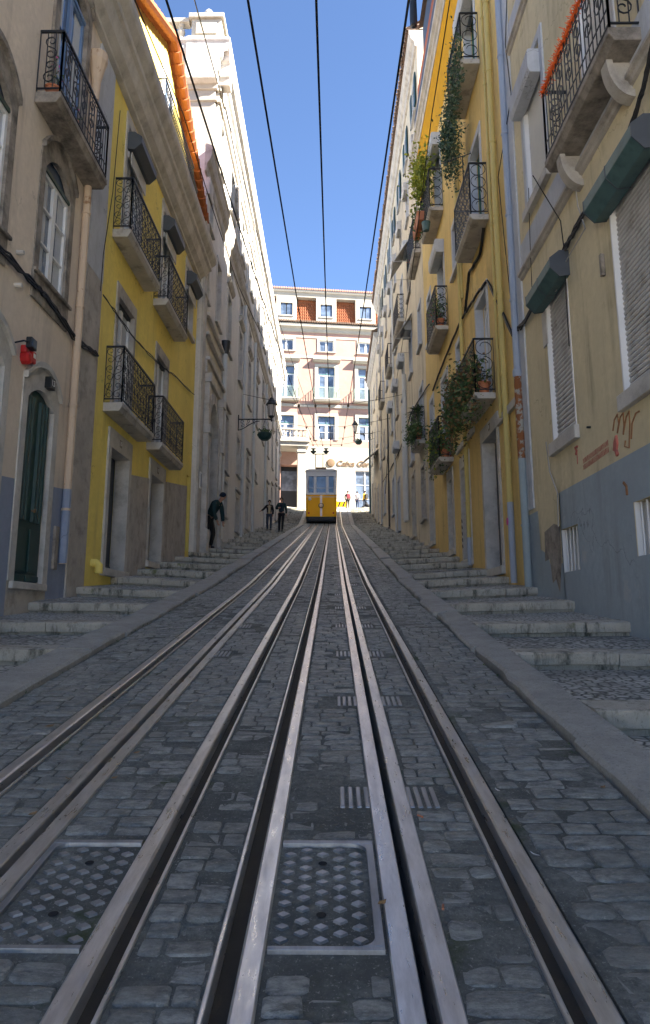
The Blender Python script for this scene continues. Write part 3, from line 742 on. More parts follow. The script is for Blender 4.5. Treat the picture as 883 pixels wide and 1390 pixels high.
for k, (x, y) in enumerate(grates):
    g = G(y)
    if proto is None:
        proto = thing('ribbed_plate', '', 'ribbed plate', (x, y, g))
        for i in range(4):
            m = MB(); u = x-.054+i*.036; F = W
            a, b = y-.115, y+.115; m.hexa([(u-.011, a, G(a)-.02), (u+.011, a, G(a)-.02), (u+.011, b, G(b)-.02), (u-.011, b, G(b)-.02), (u-.011, a, G(a)+.006), (u+.011, a, G(a)+.006), (u+.011, b, G(b)+.006), (u-.011, b, G(b)+.006)])
            m.build('rib', 'castiron', proto, bevel=.004)
        o = proto
    else: o = copy_tree(proto)
    o.location = (x, y, g); sl = .155 if y > 14 else .135
    o.rotation_euler = (math.atan(sl)-math.atan(.135), 0, 0)
    o['label'] = names[k] if k < 2 else ('ribbed steel plate right of the left cable slot, in the left hand track') if x < 0 else 'ribbed steel plate beside a cable slot, farther up the track than the nearest row'
    o['group'] = 'ribbed steel plates beside the cable slots'
# litter
def litter(px, py, label, mat, s, rot, cat, name):
    d = ray(px, py); t = -HC/(d.z-.135*d.y); p = Vector((d.x*t, d.y*t, HC+d.z*t)); p.z += .022
    m = MB()
    if cat == 'cigarette end': m.tube([p+Vector((-s*math.cos(rot), -s*math.sin(rot), 0)), p+Vector((s*math.cos(rot), s*math.sin(rot), .002))], s*.28, 7)
    else:
        a = Vector((math.cos(rot), math.sin(rot), .1))*s; b = Vector((-math.sin(rot), math.cos(rot), .25))*s*.5
        m.add([p-a, p-a*.3+b, p+a*.5+b*.8, p+a+Vector((0, 0, s*.3)), p+a*.4-b, p-a*.4-b*.9, p+Vector((0, 0, -.004))], [(0, 1, 6), (1, 2, 6), (2, 3, 6), (3, 4, 6), (4, 5, 6), (5, 0, 6)])
    tag(m.build(name, mat, recalc=False), label, cat)
litter(571, 1116, 'orange cigarette end beside the right slot plate', 'terracotta', .014, 2.3, 'cigarette end', 'cigarette_end')
litter(602, 1242, 'orange cigarette end between setts at bottom right of the slot', 'terracotta', .014, 1.4, 'cigarette end', 'cigarette_end')
litter(519, 1235, 'yellow dry leaf touching the right slot at the bottom', 'leaf_dry', .018, .6, 'leaf', 'dry_leaf')
litter(676, 1079, 'white cigarette paper scrap by the rightmost rail', 'paint_w', .016, 2.2, 'litter', 'paper_scrap')
litter(819, 1075, 'small orange leaf near the right kerb', 'leaf_dry', .016, .4, 'leaf', 'dry_leaf')
litter(44, 1112, 'small dry leaf on setts between the two leftmost rails at the bottom', 'leaf_dry', .02, .8, 'leaf', 'dry_leaf')
litter(93, 1063, 'dry leaf beside the head of the left slot strip', 'leaf_dry', .02, 2.9, 'leaf', 'dry_leaf')
litter(155, 1062, 'tiny dry leaf right of the left cable slot', 'leaf_dry', .018, .4, 'leaf', 'dry_leaf')
litter(186, 1027, 'pale dry leaf on setts left of the road centre', 'leaf_dry', .022, .1, 'leaf', 'dry_leaf')
litter(68, 990, 'brown dry leaf between the left kerb and the leftmost rail', 'leaf_dry', .03, .5, 'leaf', 'dry_leaf')
litter(727, 1168, 'white torn paper scrap on the large setts at the right', 'paint_w', .02, 2.5, 'litter', 'paper_scrap')
# weeds in joints along kerbs and risers
m = MB()
for _ in range(150):
    side = random.choice((-1, 1)); y = random.uniform(3.5, 30); x = random.choice([-2.185, 1.285]) ; z = G(y)+.005
    if abs(x) in (1.29, 2.19): pass
    blades(m, (x+random.gauss(0, .01), y, z), random.randint(3, 7), random.uniform(.02, .05), .004)
o = m.build('weeds', 'leaf', recalc=False); tag(o, 'tiny green weeds growing in the joints beside kerbs and rails', 'weeds', kind='stuff')

# ================================================================== LEFT: BEIGE HOUSE
XL = -4.2
b1 = thing('beige_house', 'beige plastered house at the left edge with arched stone doorways and grey blue base', 'house', (XL, 9, G(9)))
F = FL
DOOR = rect((22, 789), (73.5, 549), XL); DOOR[3] += .05; DOOR[0] -= .12
pitch = 2.62
DOOR2 = [7.75, 8.72, 1.42, 4.6]
WIN = rect((50, 370), (95, 280), XL); WIN[3] += .34
WIN2 = [7.3, 8.3, WIN[2], WIN[3]]
BD = rect((70, 122), (117, 35), XL); BD[2] = 8.58; BD[3] += .35
BD2 = [BD[0]-pitch, BD[1]-pitch, BD[2], BD[3]]
holes = [DOOR, DOOR2, WIN, WIN2, BD]
holes += [[5.3, 6.3, 1.0, 3.9], [5.3, 6.3, WIN[2], WIN[3]], [2.6, 3.6, .7, 3.6], [2.6, 3.6, WIN[2], WIN[3]]]
UE = 12.15
holes = [h for h in holes if h[0] > -.3]
facade(F, -1, 11.32, -6, 12.9, holes, b1, 'beige')
for i, h in enumerate(holes):
    if h[2] < 4:
        surround(F, h, .17, .02, b1, 'stone_l', rise=.2, wt=.30, name='door_surround', hood=.05, back=-.055)
        dd = panel_door(F, h, b1, 'paint_g', .06, 2, 3)
        if i == 0: dd['label'] = 'dark green fluted double door numbered thirteen'
    elif h[2] < 8:
        surround(F, h, .17, .02, b1, 'stone_d', rise=.3, wt=.3, sill=None, hood=.05, back=-.05)
        casement(F, h, b1, .06, 2, 3, 'paint_w', arch=.34, tmat='paint_g', curtain=1, gl='glass_b')
    else:
        surround(F, h, .17, .05, b1, 'stone_d', rise=.3, wt=.3, hood=.05, back=-.05)
        casement(F, h, b1, .06, 2, 3, 'paint_blue', arch=.36, tmat='paint_blue', curtain=1, gl='glass_b')
        balcony(F, h[0]-.52, h[1]+.48, 8.56, .37, b1, style='loops', mat='stone_d', th=.17)
# apron under the first floor windows
for h in (WIN, WIN2):
    m = MB(); m.box(F, h[0]-.17, h[1]+.17, h[2]-.42, h[2], .0, .035); m.box(F, h[0]-.2, h[1]+.2, h[2]-.05, h[2]+.0, .0365, .08); m.build('window_apron', 'stone_d', b1, bevel=.01)
plate(F, (DOOR[0]+DOOR[1])/2+.12, DOOR[3]+.16, .17, .17, '13', b1, d=.11)
# painted base, following the slope
def base_band(F, segs, top, mat, parent, name='painted_base', d=.004, low=-1):
    m = MB()
    for a, b in segs: m.quad(F(a, low, d), F(b, low, d), F(b, top(b), d), F(a, top(a), d))
    return m.build(name, mat, parent, recalc=False)
top = lambda u: 3.05-.16*(9.3-u)*.6
m = MB(); m.quad(F(DOOR[0]-.175, 0, .004), F(DOOR[1]+.175, 0, .004), F(DOOR[1]+.175, DOOR[2], .004), F(DOOR[0]-.175, DOOR[2], .004)); m.build('plinth', 'stone', b1, recalc=False)
m = MB(); m.box(F, DOOR[0]-.1, DOOR[1]+.1, DOOR[2]-.1, DOOR[2]-.003, -.05, .06); m.build('doorstep', 'stone_l', b1, bevel=.01)
base_band(F, [(DOOR2[0]-1.2, DOOR2[0]-.175), (DOOR2[1]+.175, DOOR[0]-.175), (DOOR[1]+.175, 11.32)], top, 'bluegrey', b1)
# end pilaster: rough stone below, whitewashed above
m = MB(); m.box(F, 11.32, UE, -4, 7.2, -4, .03); m.build('corner_pilaster', 'stone', b1, bevel=.01)
m = MB(); m.box(F, 11.325, UE-.005, 7.2, 11.5, -4, .034); m.build('corner_pilaster', 'whitewash', b1)
pv = lambda x, y: PX(x, y, XL)
p1 = drainpipe(F, [(10.98, 2.05), (10.98, 10.4), (10.98, 10.9)], .062, b1, 'pipe_c', name='drainpipe')
m = MB(); m.lathe(F(10.98, 10.2, .1), [(.06, -.15), (.075, .2), (.15, .55), (.17, .6), (.17, .75), (.1, .78)], 12); m.build('rain_hopper', 'pipe_c', b1, smooth=False)
m = MB(); m.tube([F(10.98, 2.06, .08), F(10.98, 3.2, .08)], .0645, 10, F.U); m.build('painted_pipe_foot', 'bluegrey', b1)
m = MB(); m.box(F, 10.72, 10.86, 1.95, 2.6, .005, .05); m.build('meter_box', 'stone_d', b1, bevel=.006)
# moulded eave
m = MB(); m.prof(F, [(0, 12.3), (.12, 12.35), (.2, 12.55), (.45, 12.7), (.45, 12.9), (0, 12.9)], -1, 11.3); m.build('eaves_cornice', 'stone', b1)
m = MB(); m.quad(F(-1, 12.92, .45), F(11.32, 12.92, .45), F(11.32, 14.4, -4), F(-1, 14.4, -4)); m.build('roof', 'tile_old', b1, recalc=False)
# flood lamp and red alarm
u, v = pv(24, 465)
t = thing('flood_lamp', 'small black flood lamp on the beige wall above the red alarm', 'lamp', tuple(F(u, v)))
m = MB(); m.tube([F(u-.12, v-.05, 0), F(u-.12, v-.02, .14), F(u+.0, v, .16)], .012, 5); m.build('bracket', 'iron', t)
m = MB(); m.box(F, u-.02, u+.16, v-.07, v+.08, .12, .2); m.build('housing', 'iron', t, bevel=.01)
m = MB(); m.box(F, u-.0, u+.14, v-.05, v+.06, .2, .204); m.build('lens', 'glass_b', t)
u, v = pv(31, 486)
t = thing('alarm_siren', 'red wall alarm siren below the flood lamp on the beige wall', 'alarm', tuple(F(u, v)))
m = MB(); m.lathe(F(u, v, 0), [(.09, 0), (.09, .08), (.07, .11), (.03, .12)], 10, F.N); m.build('bell_cover', 'red', t)
m = MB(); m.box(F, u+.02, u+.17, v-.04, v+.13, 0.0, .12); m.box(F, u-.1, u+.02, v+.05, v+.16, 0, .09); m.build('siren_box', 'red', t, bevel=.02)
m = MB(); m.box(F, u+.06, u+.13, v+.03, v+.09, .12, .125); m.build('badge', 'paint_w', t)
for k, (x, y) in enumerate([(23, 343), (20, 387)]):
    u, v = pv(x, y); m = MB(); m.tube([F(u, v, 0), F(u, v, .1)], .03, 8); m.build('wall_stub', 'stone_l', b1)

# ================================================================== LEFT: YELLOW HOUSE
b2 = thing('yellow_house', 'bright yellow house with scroll balconies, dark awning boxes and a gabled attic', 'house', (XL, 16.5, G(16.5)))
Y0, Y1 = 12.15, 20.95
DA = rect((140, 771), (174, 625), XL); DB = rect((199, 758), (220.7, 660), XL); DB[2] = 2.5; DB[3] = 4.5
DC = [20.3, 20.75, 3.1, 5.3]
bays = [(13.17, 14.27), (16.3, 17.4), (19.2, 20.15)]
hl = [DA, DB, DC]
for i, (a, b) in enumerate(bays):
    if i < 2: hl.append([a, b, 5.1, 7.45])
    hl.append([a, b, 8.62 if i < 2 else 9.4, 11.2])
ATT = [15.75, 16.7, 12.75, 14.7]
facade(F, Y0, Y1, -6, 11.9, hl, b2, 'yellow')
# attic gable (front gable facing the street)
GP = [(Y0+.15, 11.9), (Y1, 11.9), (Y1, 13.75), (16.1, 15.85), (Y0+.15, 13.85)]
m = MB(); m.extr([F(u, v, -.05) for u, v in GP], F.N*-6); m.build('attic_wall', 'lemon', b2)
# verge tiles along both rakes
m = MB()
def rake(a, b):
    a = Vector(a); b = Vector(b); L = (b-a).length; n = int(L/.30); d = (b-a)/n
    for i in range(n):
        p = a+d*i; dd = (F.U*d.x+Vector((0, 0, 1))*d.y)
        for row, off in ((0, .16), (1, -.06)):
            c = F(p.x, p.y, off)
            m.tube([c+Vector((0, 0, .03)), c+dd*1.12-Vector((0, 0, .0))], .088, 8, None, r1=.125)
rake((20.9+.25, 13.68), (16.1, 15.92)); rake((Y0, 13.80), (16.1, 15.92))
m.build('verge_tile', 'tile', b2)
m = MB(); m.extr([F(16.1, 15.95, .2), F(Y1+.3, 13.68, .2), F(Y1+.3, 13.6, .2), F(16.1, 15.87, .2)], F.N*-6.4); m.extr([F(16.1, 15.95, .2), F(Y0-.05, 13.83, .2), F(Y0-.05, 13.75, .2), F(16.1, 15.87, .2)], F.N*-6.4); m.build('roof', 'tile', b2)
# attic door and belly balcony
fr = MB(); fr.box(F, ATT[0]-.14, ATT[1]+.14, ATT[2], ATT[3]+.14, -.05, .0); o = fr.build('attic_door_frame', 'stone_l', b2)
g = MB(); g.box(F, ATT[0], ATT[1], ATT[2], ATT[3], -.03, .006); g.build('pane', 'glass_b', o)
for u in (ATT[0]+.02, (ATT[0]+ATT[1])/2, ATT[1]-.02):
    q = MB(); q.box(F, u-.03, u+.03, ATT[2], ATT[3], .006, .03); q.build('glazing_bar', 'paint_w', o)
# cornice
cp = [(0, 11.55), (.10, 11.58), (.10, 11.66), (.22, 11.78), (.30, 12.02), (.36, 12.08), (.36, 12.2), (.47, 12.34), (.5, 12.42), (.5, 12.6), (.44, 12.66), (0, 12.72)]
m = MB(); m.prof(F, cp, Y0-1.7, Y1+.0, 0, .9); m.build('cornice', 'stone_l', b2)
def belly(u0, u1, z, parent):
    m = MB(); h = 1.0; H = [(0, .30), (.1, .40), (.3, .43), (.5, .36), (.7, .30), (1.0, .30)]
    for a in (0, 1.0, .55): 
        d = .30 if a != 0 else .30
        m.tube([F(u0, z+a*h, -.02), F(u0, z+a*h, d), F(u1, z+a*h, d), F(u1, z+a*h, -.02)], .02 if a == 1 else .013, 4)
    n = int((u1-u0)/.1)
    for i in range(n+1):
        u = u0+(u1-u0)*i/n; m.tube([F(u, z+a*h, d-.0) for a, d in H], .008, 4, F.U)
        if i < n:
            m.tube([F(u+.05+.04*math.cos(q*math.pi/5), z+.8+.06*math.sin(q*math.pi/5), .30) for q in range(11)], .006, 4, F.N, cap=False)
            m.tube([F(u, z+.08, .40), F(u+.05, z+.28, .43), F(u+.1, z+.5, .37)], .007, 4, F.U, cap=False)
            m.tube([F(u+.1, z+.08, .40), F(u+.05, z+.28, .43), F(u, z+.5, .37)], .007, 4, F.U, cap=False)
    for i in range(4):
        m.tube(scroll(F, .15, z+h*(i+.5)/4, h/4, lambda a, b: F(u0, b, a), 1), .007, 4, F.U, cap=False)
    return m.build('attic_railing', 'iron', parent)
ab = belly(14.85, 18.3, 12.72, b2)
for i, h in enumerate(hl[3:]):
    lo = h[2] < 6
    surround(F, h, .14, .03, b2, 'stone_l' if not lo else 'stone', wt=.26, sill=.12 if h[2] > 9 else None)
    casement(F, h, b2, .11, 2, 3, 'paint_w', trans=0, curtain=1)
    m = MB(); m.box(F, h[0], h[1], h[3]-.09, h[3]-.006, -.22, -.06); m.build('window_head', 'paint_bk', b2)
for (u0, u1, z) in ((12.64, 15.0, 5.12), (15.75, 18.1, 5.13), (12.58, 14.95, 8.55), (15.75, 18.05, 8.6)):
    balcony(F, u0, u1, z, .36, b2, style='scroll', th=.17, h=1.08)
for i, (a, b) in enumerate(bays):
    bx = roller_box(F, a-.06, b+.08, 10.62, 11.03, .32, b2, 'shade_grey', 'awning_box')
    m = MB(); m.box(F, a-.02, b+.04, 10.48, 10.6, .03, .07); m.box(F, a+.0, b+.0, 10.3, 10.6, .1, .12); m.build('awning_roll', 'shutter', bx)
# ground floor: stone cladding between doors and deep doorways
for h, no in ((DA, '15'), (DB, '17')):
    surround(F, h, .17, .04, b2, 'stone_l', wt=.36, name='door_surround', back=-.255)
    dr = panel_door(F, h, b2, 'paint_bk', .26, 2)
    q = MB(); c, d = h[2]+(h[3]-h[2])*.42, h[3]-.35; a, b = h[0]+.05, h[0]+.42
    for x0, x1, y0, y1 in ((a, a+.05, c, d), (b-.05, b, c, d), (a+.05, b-.05, c, c+.05), (a+.05, b-.05, d-.05, d), (a+.05, b-.05, (c+d)/2-.02, (c+d)/2+.02)): q.box(F, x0, x1, y0, y1, -.225, -.19)
    q.build('glazed_hatch_frame', 'paint_w', dr)
    plate(F, h[0]+.55, h[3]+.18, .15, .15, no, b2, bg='stone_d', d=.045)
    m = MB(); m.box(F, h[0]-.17, h[1]+.17, h[2]-.14, h[2], -.26, .1); m.build('doorstep', 'stone_l', b2, bevel=.01)
panel_door(F, DC, b2, 'paint_bk', .12, 1)
sb = lambda u: 4.15+.14*(u-14.6)
for a, b in ((DA[1]+.172, DB[0]-.172), (DB[1]+.172, DC[0]-.02)):
    m = MB(); m.extr([F(a, 1, .028), F(b, 1, .028), F(b, sb(b), .028), F(a, sb(a), .028)], F.N*-.03); m.build('stone_cladding', 'stone', b2)
m = MB(); u, v = 12.55, 2.05; m.tube([F(u, v+.13, -.02), F(u, v+.13, .09), F(u, v+.09, .13), F(u, v-.05, .13)], .07, 12); m.build('outlet_elbow', 'yellow', b2, smooth=False)

# ================================================================== LEFT: WHITE PALACE (low wing, then tall block)
FP = Fr((-3.93, 0, 0), (-.0062, 1, 0), (1, .0062, 0))
b3 = thing('church_wing', 'grey white building with a pedimented portal next to the yellow house', 'building', (-4.05, 23, G(23)))
F = FP
PORT = [22.35, 24.3, 3.35, 8.3]
U3, U4 = 20.97, 26.0
hs = [PORT, [21.25, 21.9, 11.3, 13.3], [23.6, 24.5, 11.4, 13.7], [21.5, 22.3, 13.9, 15.1]]
facade(F, U3, U4, -6, 16.2, hs, b3, 'white', back=14)
surround(F, PORT, .26, .12, b3, 'stone_l', rise=.95, wt=.28, name='portal_surround')
for a, b in ((PORT[0]-.62, PORT[0]-.28), (PORT[1]+.28, PORT[1]+.62)):
    m = MB(); m.box(F, a, b, 1, 8.7, 0, .2); m.box(F, a-.06, b+.06, 6.9, 7.15, .0, .27); m.box(F, a-.05, b+.05, 8.55, 8.85, 0, .26); m.box(F, a-.06, b+.06, 1, 3.9, 0, .26); m.build('portal_pilaster', 'stone_l', b3, bevel=.015)
m = MB()
for v0, v1, d in ((8.85, 9.25, .12), (9.25, 9.38, .2), (10.1, 10.2, .15), (10.75, 10.85, .13)): m.box(F, PORT[0]-.75, PORT[1]+.8, v0, v1, 0, d)
m.build('entablature', 'stone_l', b3, bevel=.02)
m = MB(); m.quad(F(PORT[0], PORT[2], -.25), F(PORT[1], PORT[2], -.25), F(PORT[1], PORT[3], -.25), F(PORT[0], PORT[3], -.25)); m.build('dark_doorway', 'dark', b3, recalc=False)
m = MB(); m.box(F, PORT[0], PORT[1], PORT[2]-.25, PORT[2], -.25, .12); m.build('doorstep', 'stone_l', b3)
for h in hs[1:]:
    surround(F, h, .13, .03, b3, 'stone_l', sill=.07); casement(F, h, b3, .18, 2, 3, 'paint_w', curtain=0)
c3 = [(0, 15.2), (.05, 15.25), (.08, 15.5), (.17, 15.62), (.22, 15.8), (.22, 15.95), (.27, 16.02), (.27, 16.1), (0, 16.2)]
m = MB(); m.prof(F, c3, U3-.35, U4+4.0, .0, .0); m.build('cornice', 'stone', b3)
m = MB(); m.box(F, U3-.0, U3+.55, -3, 15.2, 0, .07); m.box(F, U3-.05, U3+.6, 14.6, 15.2, .0, .14); m.build('corner_pilaster', 'stone_l', b3, bevel=.015)
m = MB(); m.box(F, 21.15, 21.4, 5.05, 5.55, .072, .1); o = m.build('wall_notice', 'paint_w', b3, bevel=.005)
m = MB(); m.box(F, 21.19, 21.36, 5.1, 5.5, .1, .104); m.build('notice_panel', 'pipe_b', o)
drainpipe(F, [(24.9+.35, 1), (25.25, 10.8)], .1, b3, 'pipe_w', d=.12)
m = MB(); m.lathe(F(25.25, 10.8, .14), [(.1, 0), (.16, .25), (.18, .5)], 10); m.build('rain_hopper', 'iron', b3)

b4 = thing('white_palace', 'tall white building with balustrade and deep cornice rising behind the yellow house', 'building', (-4.1, 40, G(40)))
VT = 20.65; US = 22.25
wins = []; bay = [26.35+3.72*i for i in range(9)]
UE4 = 57.4
for i, u in enumerate(bay):
    gz = G(u)
    if u+1.1 > UE4: break
    wins += [[u, u+1.0, 11.45, 13.75], [u, u+1.0, 14.45, 15.35] if i else [u, u+1.0, 14.5, 15.3]]
    wins += [[u, u+1.05, 17.3, 19.2]]
    if gz < 6.2: wins += [[u, u+1, max(6.5, gz+2.9), 8.9], [u, u+1.0, gz+(.45 if i % 3 else 1.2), min(gz+2.5, 6.3) if i != 2 else gz+2.5]]
    else: wins += [[u, u+1.0, gz+.45, gz+2.8]]
wins = [w for w in wins if w[3]-w[2] > .4]
facade(F, U4, UE4, -6, VT, wins, b4, 'white', back=14)
wn = [[23.3, 24.3, 17.3, 19.2]]
facade(F, US, U4, 16.21, VT, wn, b4, 'white', back=14); wins += wn
# the upper storey's stone face, above the string course, is paler
for i, h in enumerate(wins):
    big = h[3]-h[2] > 1.7
    surround(F, h, .13, .03, b4, 'stone_l', sill=.07, wt=.15)
    if big and 11 < h[2] < 12:
        m = MB(); m.prof(F, [(0, h[3]+.32), (.05, h[3]+.34), (.12, h[3]+.44), (.14, h[3]+.5), (0, h[3]+.6)], h[0]-.25, h[1]+.25); m.build('window_hood', 'stone', b4)
    if h[2] < 9 and h[3]-h[2] < 2.6 and i % 2: 
        m = MB(); m.box(F, h[0]-.22, h[1]+.22, h[3]+.25, h[3]+.33, 0, .1); m.build('window_hood', 'stone', b4)
    casement(F, h, b4, .2, 2, 3 if big else 2, 'paint_gl' if (i*7) % 3 == 0 else 'paint_w', curtain=0, gl='glass')
m = MB(); m.prof(F, [(0, 15.65), (.06, 15.7), (.1, 15.85), (.18, 15.95), (.18, 16.08), (0, 16.15)], U4+4.0, UE4); m.build('string_course', 'stone', b4)
# giant pilasters
for i in range(8):
    u = 28.2+3.72*i+.2
    if u > UE4-1: break
    m = MB(); m.box(F, u, u+.5, 16.2, 19.55, 0, .1); m.box(F, u-.06, u+.56, 19.1, 19.55, 0, .17); m.build('pilaster', 'stone_l', b4, bevel=.02)
m = MB(); m.box(F, US-.01, US+.8, 16.22, 19.55, -1.0, .12); m.box(F, US-.09, US+.87, 18.9, 19.05, -1, .2); m.box(F, US-.09, US+.87, 19.35, 19.55, -1, .2); m.build('corner_pier', 'sunwhite', b4, bevel=.02)
c4 = [(0, 19.55), (.1, 19.55), (.1, 19.8), (.16, 19.85), (.16, 20.3), (.26, 20.4), (.30, 20.55), (.42, 20.63), (.46, 20.75), (.46, 20.93), (.52, 21.03), (.52, 21.13), (-1, 21.2)]
m = MB(); m.prof(F, [(-1, 19.55)]+c4, US-.5, UE4, 0, 0); m.build('cornice', 'stone_l', b4)
# side wall facing down the street (gable end) with its cornice, pilaster, balustrade
FS = Fr(FP(US-.02, 0, 0), (-1, 0, 0), (0, -1, 0))
m = MB(); m.prof(FS, [(-.3, 19.55)]+c4[:-1]+[(-.3, 21.2)], -.5, 14, 0, 0); m.build('side_cornice', 'stone_l', b4)
m = MB(); m.box(FS, .0, 1.05, 16.25, 19.55, -.3, .1); m.box(FS, -.08, 1.12, 18.9, 19.05, -.3, .17); m.box(FS, -.08, 1.12, 19.35, 19.56, -.3, .18); m.box(FS, 1.2, 14, 18.9, 19.03, -.2, .08); m.build('side_pilaster', 'sunwhite', b4, bevel=.02)
m = MB(); m.box(FS, -.25, 1.0, 21.2, 21.4, -1.0, .3); m.box(FS, -.15, .9, 21.4, 22.15, -.9, .2); m.box(FS, -.0, .75, 21.52, 22.02, .2, .24); m.box(FS, -.25, 1.0, 22.15, 22.33, -1.0, .3); m.build('corner_pedestal', 'sunwhite', b4, bevel=.015)
m = MB(); m.box(FS, 1.0, 8, 21.18, 21.42, -.15, .2); m.box(FS, 1.0, 8, 22.05, 22.22, -.15, .2); m.build('balustrade_rail', 'sunwhite', b4, bevel=.01)
for k in range(9):
    m = MB(); m.lathe(FS(1.3+.52*k, 21.42, .03), [(.12, 0), (.12, .08), (.07, .13), (.14, .3), (.13, .4), (.06, .45), (.07, .52), (.12, .56), (.12, .64)], 10); m.build('baluster', 'sunwhite', b4, smooth=False)
m = MB(); q = FS(.4, 22.33, -.3); m.lathe(q, [(.05, 0), (.05, .25), (.15, .35), (.17, .5), (.1, .62), (.02, .7)], 10); m.build('finial', 'stone', b4)
# carved coat of arms on the street side
m = MB(); u, v = 28.0, 18.6
m.extr([F(u+x, v+y, .0) for x, y in ((-.35, .6), (.35, .6), (.42, 0), (.2, -.5), (0, -.75), (-.2, -.5), (-.42, 0))], F.N*.14)
for k in range(10): m.tube(scroll(F, u+.5*math.cos(k*.63), v+.62*math.sin(k*.63), .35, lambda a, b: F(a, b, .1), 1 if k % 2 else -1), .04, 5, F.N)
m.build('carved_arms', 'stone', b4)
for u in (31.4, 36.0, 43): drainpipe(F, [(u, 2), (u, 15.5)], .07, b4, 'pipe_w', d=.1)

# ================================================================== END: PINK BUILDING
a8 = R(8); PO = Vector((-.64, 70, 0)); FE = Fr(PO, (math.cos(a8), math.sin(a8), 0), (math.sin(a8), -math.cos(a8), 0))
b5 = thing('pink_building', 'sunlit pink building with orange mansard tiles closing the top of the street', 'building', (-.64, 70, 11.2))
F = FE; cs = [-8.5, -4.35, -.55+.0, 3.55, 7.6]
cs = [-8.6, -4.6, -.6+.6, 4.1, 8.2]
cs = [-8.3, -4.1, .03, 4.15, 8.3]
hh = []
for c in cs:
    hh += [[c-.75, c+.75, 27.95, 29.15], [c-.85, c+.85, 22.85, 26.3], [c-.85, c+.85, 18.65, 21.1]]
hh += [[-4.5, -2.55, 11.2, 16.05, 1.2], [-8.9, -5.5, 11.2, 16.05, 1.2], [2.9, 4.9, 11.3, 15.6, .2]]
facade(F, -11, 11, 6, 30.0, hh, b5, 'pink', back=12)
def hband(v0, v1, d):
    m = MB(); m.box(F, -11.02, 11.02, v0, v1, 0, d); m.build('string_course', 'offwhite', b5)
for h in ((27.2, 27.45, .06), (29.35, 29.55, .05), (22.0, 22.3, .1)): hband(*h)
m = MB(); m.prof(F, [(0, 29.95), (.1, 30.0), (.15, 30.3), (.4, 30.45), (.45, 30.75), (0, 30.8)], -11.1, 11.1); m.build('main_cornice', 'offwhite', b5)
m = MB()
n = 90
for i in range(n): m.tube([F(-11+22*i/n, 30.95, .55), F(-11+22*i/n, 31.1, -.5)], .12, 6)
m.build('eaves_tile', 'tile_old', b5)
# mansard of orange tiles between dormers
m = MB()
for x0, x1 in zip([-11]+[c+1.05 for c in cs], [c-1.05 for c in cs]+[11]):
    n = max(1, int((x1-x0)/.21)); 
    for i in range(n*4):
        ua = x0+(x1-x0)*i/(n*4); ub = x0+(x1-x0)*(i+1)/(n*4); da = .06*math.sin(i*math.pi/2+.4); db = .06*math.sin((i+1)*math.pi/2+.4)
        k = 8
        for j in range(k):
            va = 31.0+2.75*j/k; vb = 31.0+2.75*(j+1)/k; m.quad(F(ua, va, -.2-.05*j+.05+da), F(ub, va, -.2-.05*j+.05+db), F(ub, vb, -.2-.05*(j+1)+da), F(ua, vb, -.2-.05*(j+1)+db))
m.build('mansard_roof', 'tile', b5, recalc=False)
m = MB(); m.box(F, -11, 11, 30.8, 33.9, -11, -.75); m.build('attic_body', 'offwhite', b5)
m = MB(); m.prof(F, [(-.8, 33.75), (0.0, 33.8), (.05, 34.2), (.2, 34.3), (.25, 34.5), (-.8, 34.6)], -11.05, 11.05); m.build('attic_cornice', 'offwhite', b5)
m = MB()
for i in range(90): m.tube([F(-11+22*i/90, 34.62, .32), F(-11+22*i/90, 34.95, -1.5)], .11, 6)
m.quad(F(-11, 34.9, -1.5), F(11, 34.9, -1.5), F(11, 35.6, -6), F(-11, 35.6, -6)); m.build('ridge_tile', 'tile_pink', b5)
for c in cs:
    d = MB(); dw = .98; d.box(F, c-1.05, c-.62, 30.9, 33.78, -.9, .02); d.box(F, c+.62, c+1.05, 30.9, 33.78, -.9, .02); d.box(F, c-.62, c+.62, 30.9, 31.75, -.9, .02); d.box(F, c-.62, c+.62, 33.1, 33.78, -.9, .02); d.box(F, c-.75, c+.75, 31.62, 31.75, .02, .1)
    o = d.build('dormer', 'offwhite', b5)
    for s in (-1, 1):
        cc = c+s*.31; q = MB(); pts = [(cc-.27, 31.78)]+[(u, v) for u, v in arcpts(cc-.27, cc+.27, 32.9, .17, 6)]+[(cc+.27, 31.78)]
        q.extr([F(u, v, -.08) for u, v in pts], F.N*-.02); q.build('pane', 'glass_b', o)
for h in hh:
    tall = h[3]-h[2]
    if h[2] > 27: surround(F, h, .2, .06, b5, 'offwhite', sill=.1); casement(F, h, b5, .15, 2, 1, 'paint_w', curtain=0, gl='glass_b', fr=.09); continue
    if h[2] < 12: continue
    surround(F, h, .35, .08, b5, 'offwhite', wt=.3)
    casement(F, h, b5, .18, 2, 2, 'paint_gl' if False else 'paint_w', trans=.8, tmat='paint_gl', curtain=0, gl='glass_b', fr=.12)
    if tall > 3:
        m = MB(); m.prof(F, [(0, 26.75), (.2, 26.8), (.45, 26.98), (.45, 27.12), (0, 27.2)], h[0]-.55, h[1]+.55); m.build('window_hood', 'offwhite', b5)
for c in cs:
    o = balcony(F, c-1.35, c+1.35, 22.82, .7, b5, style='bars', mat='offwhite', th=.3, h=1.15, br=.022)
    for r in o.children: r.data.materials[0] = M['rail_green']
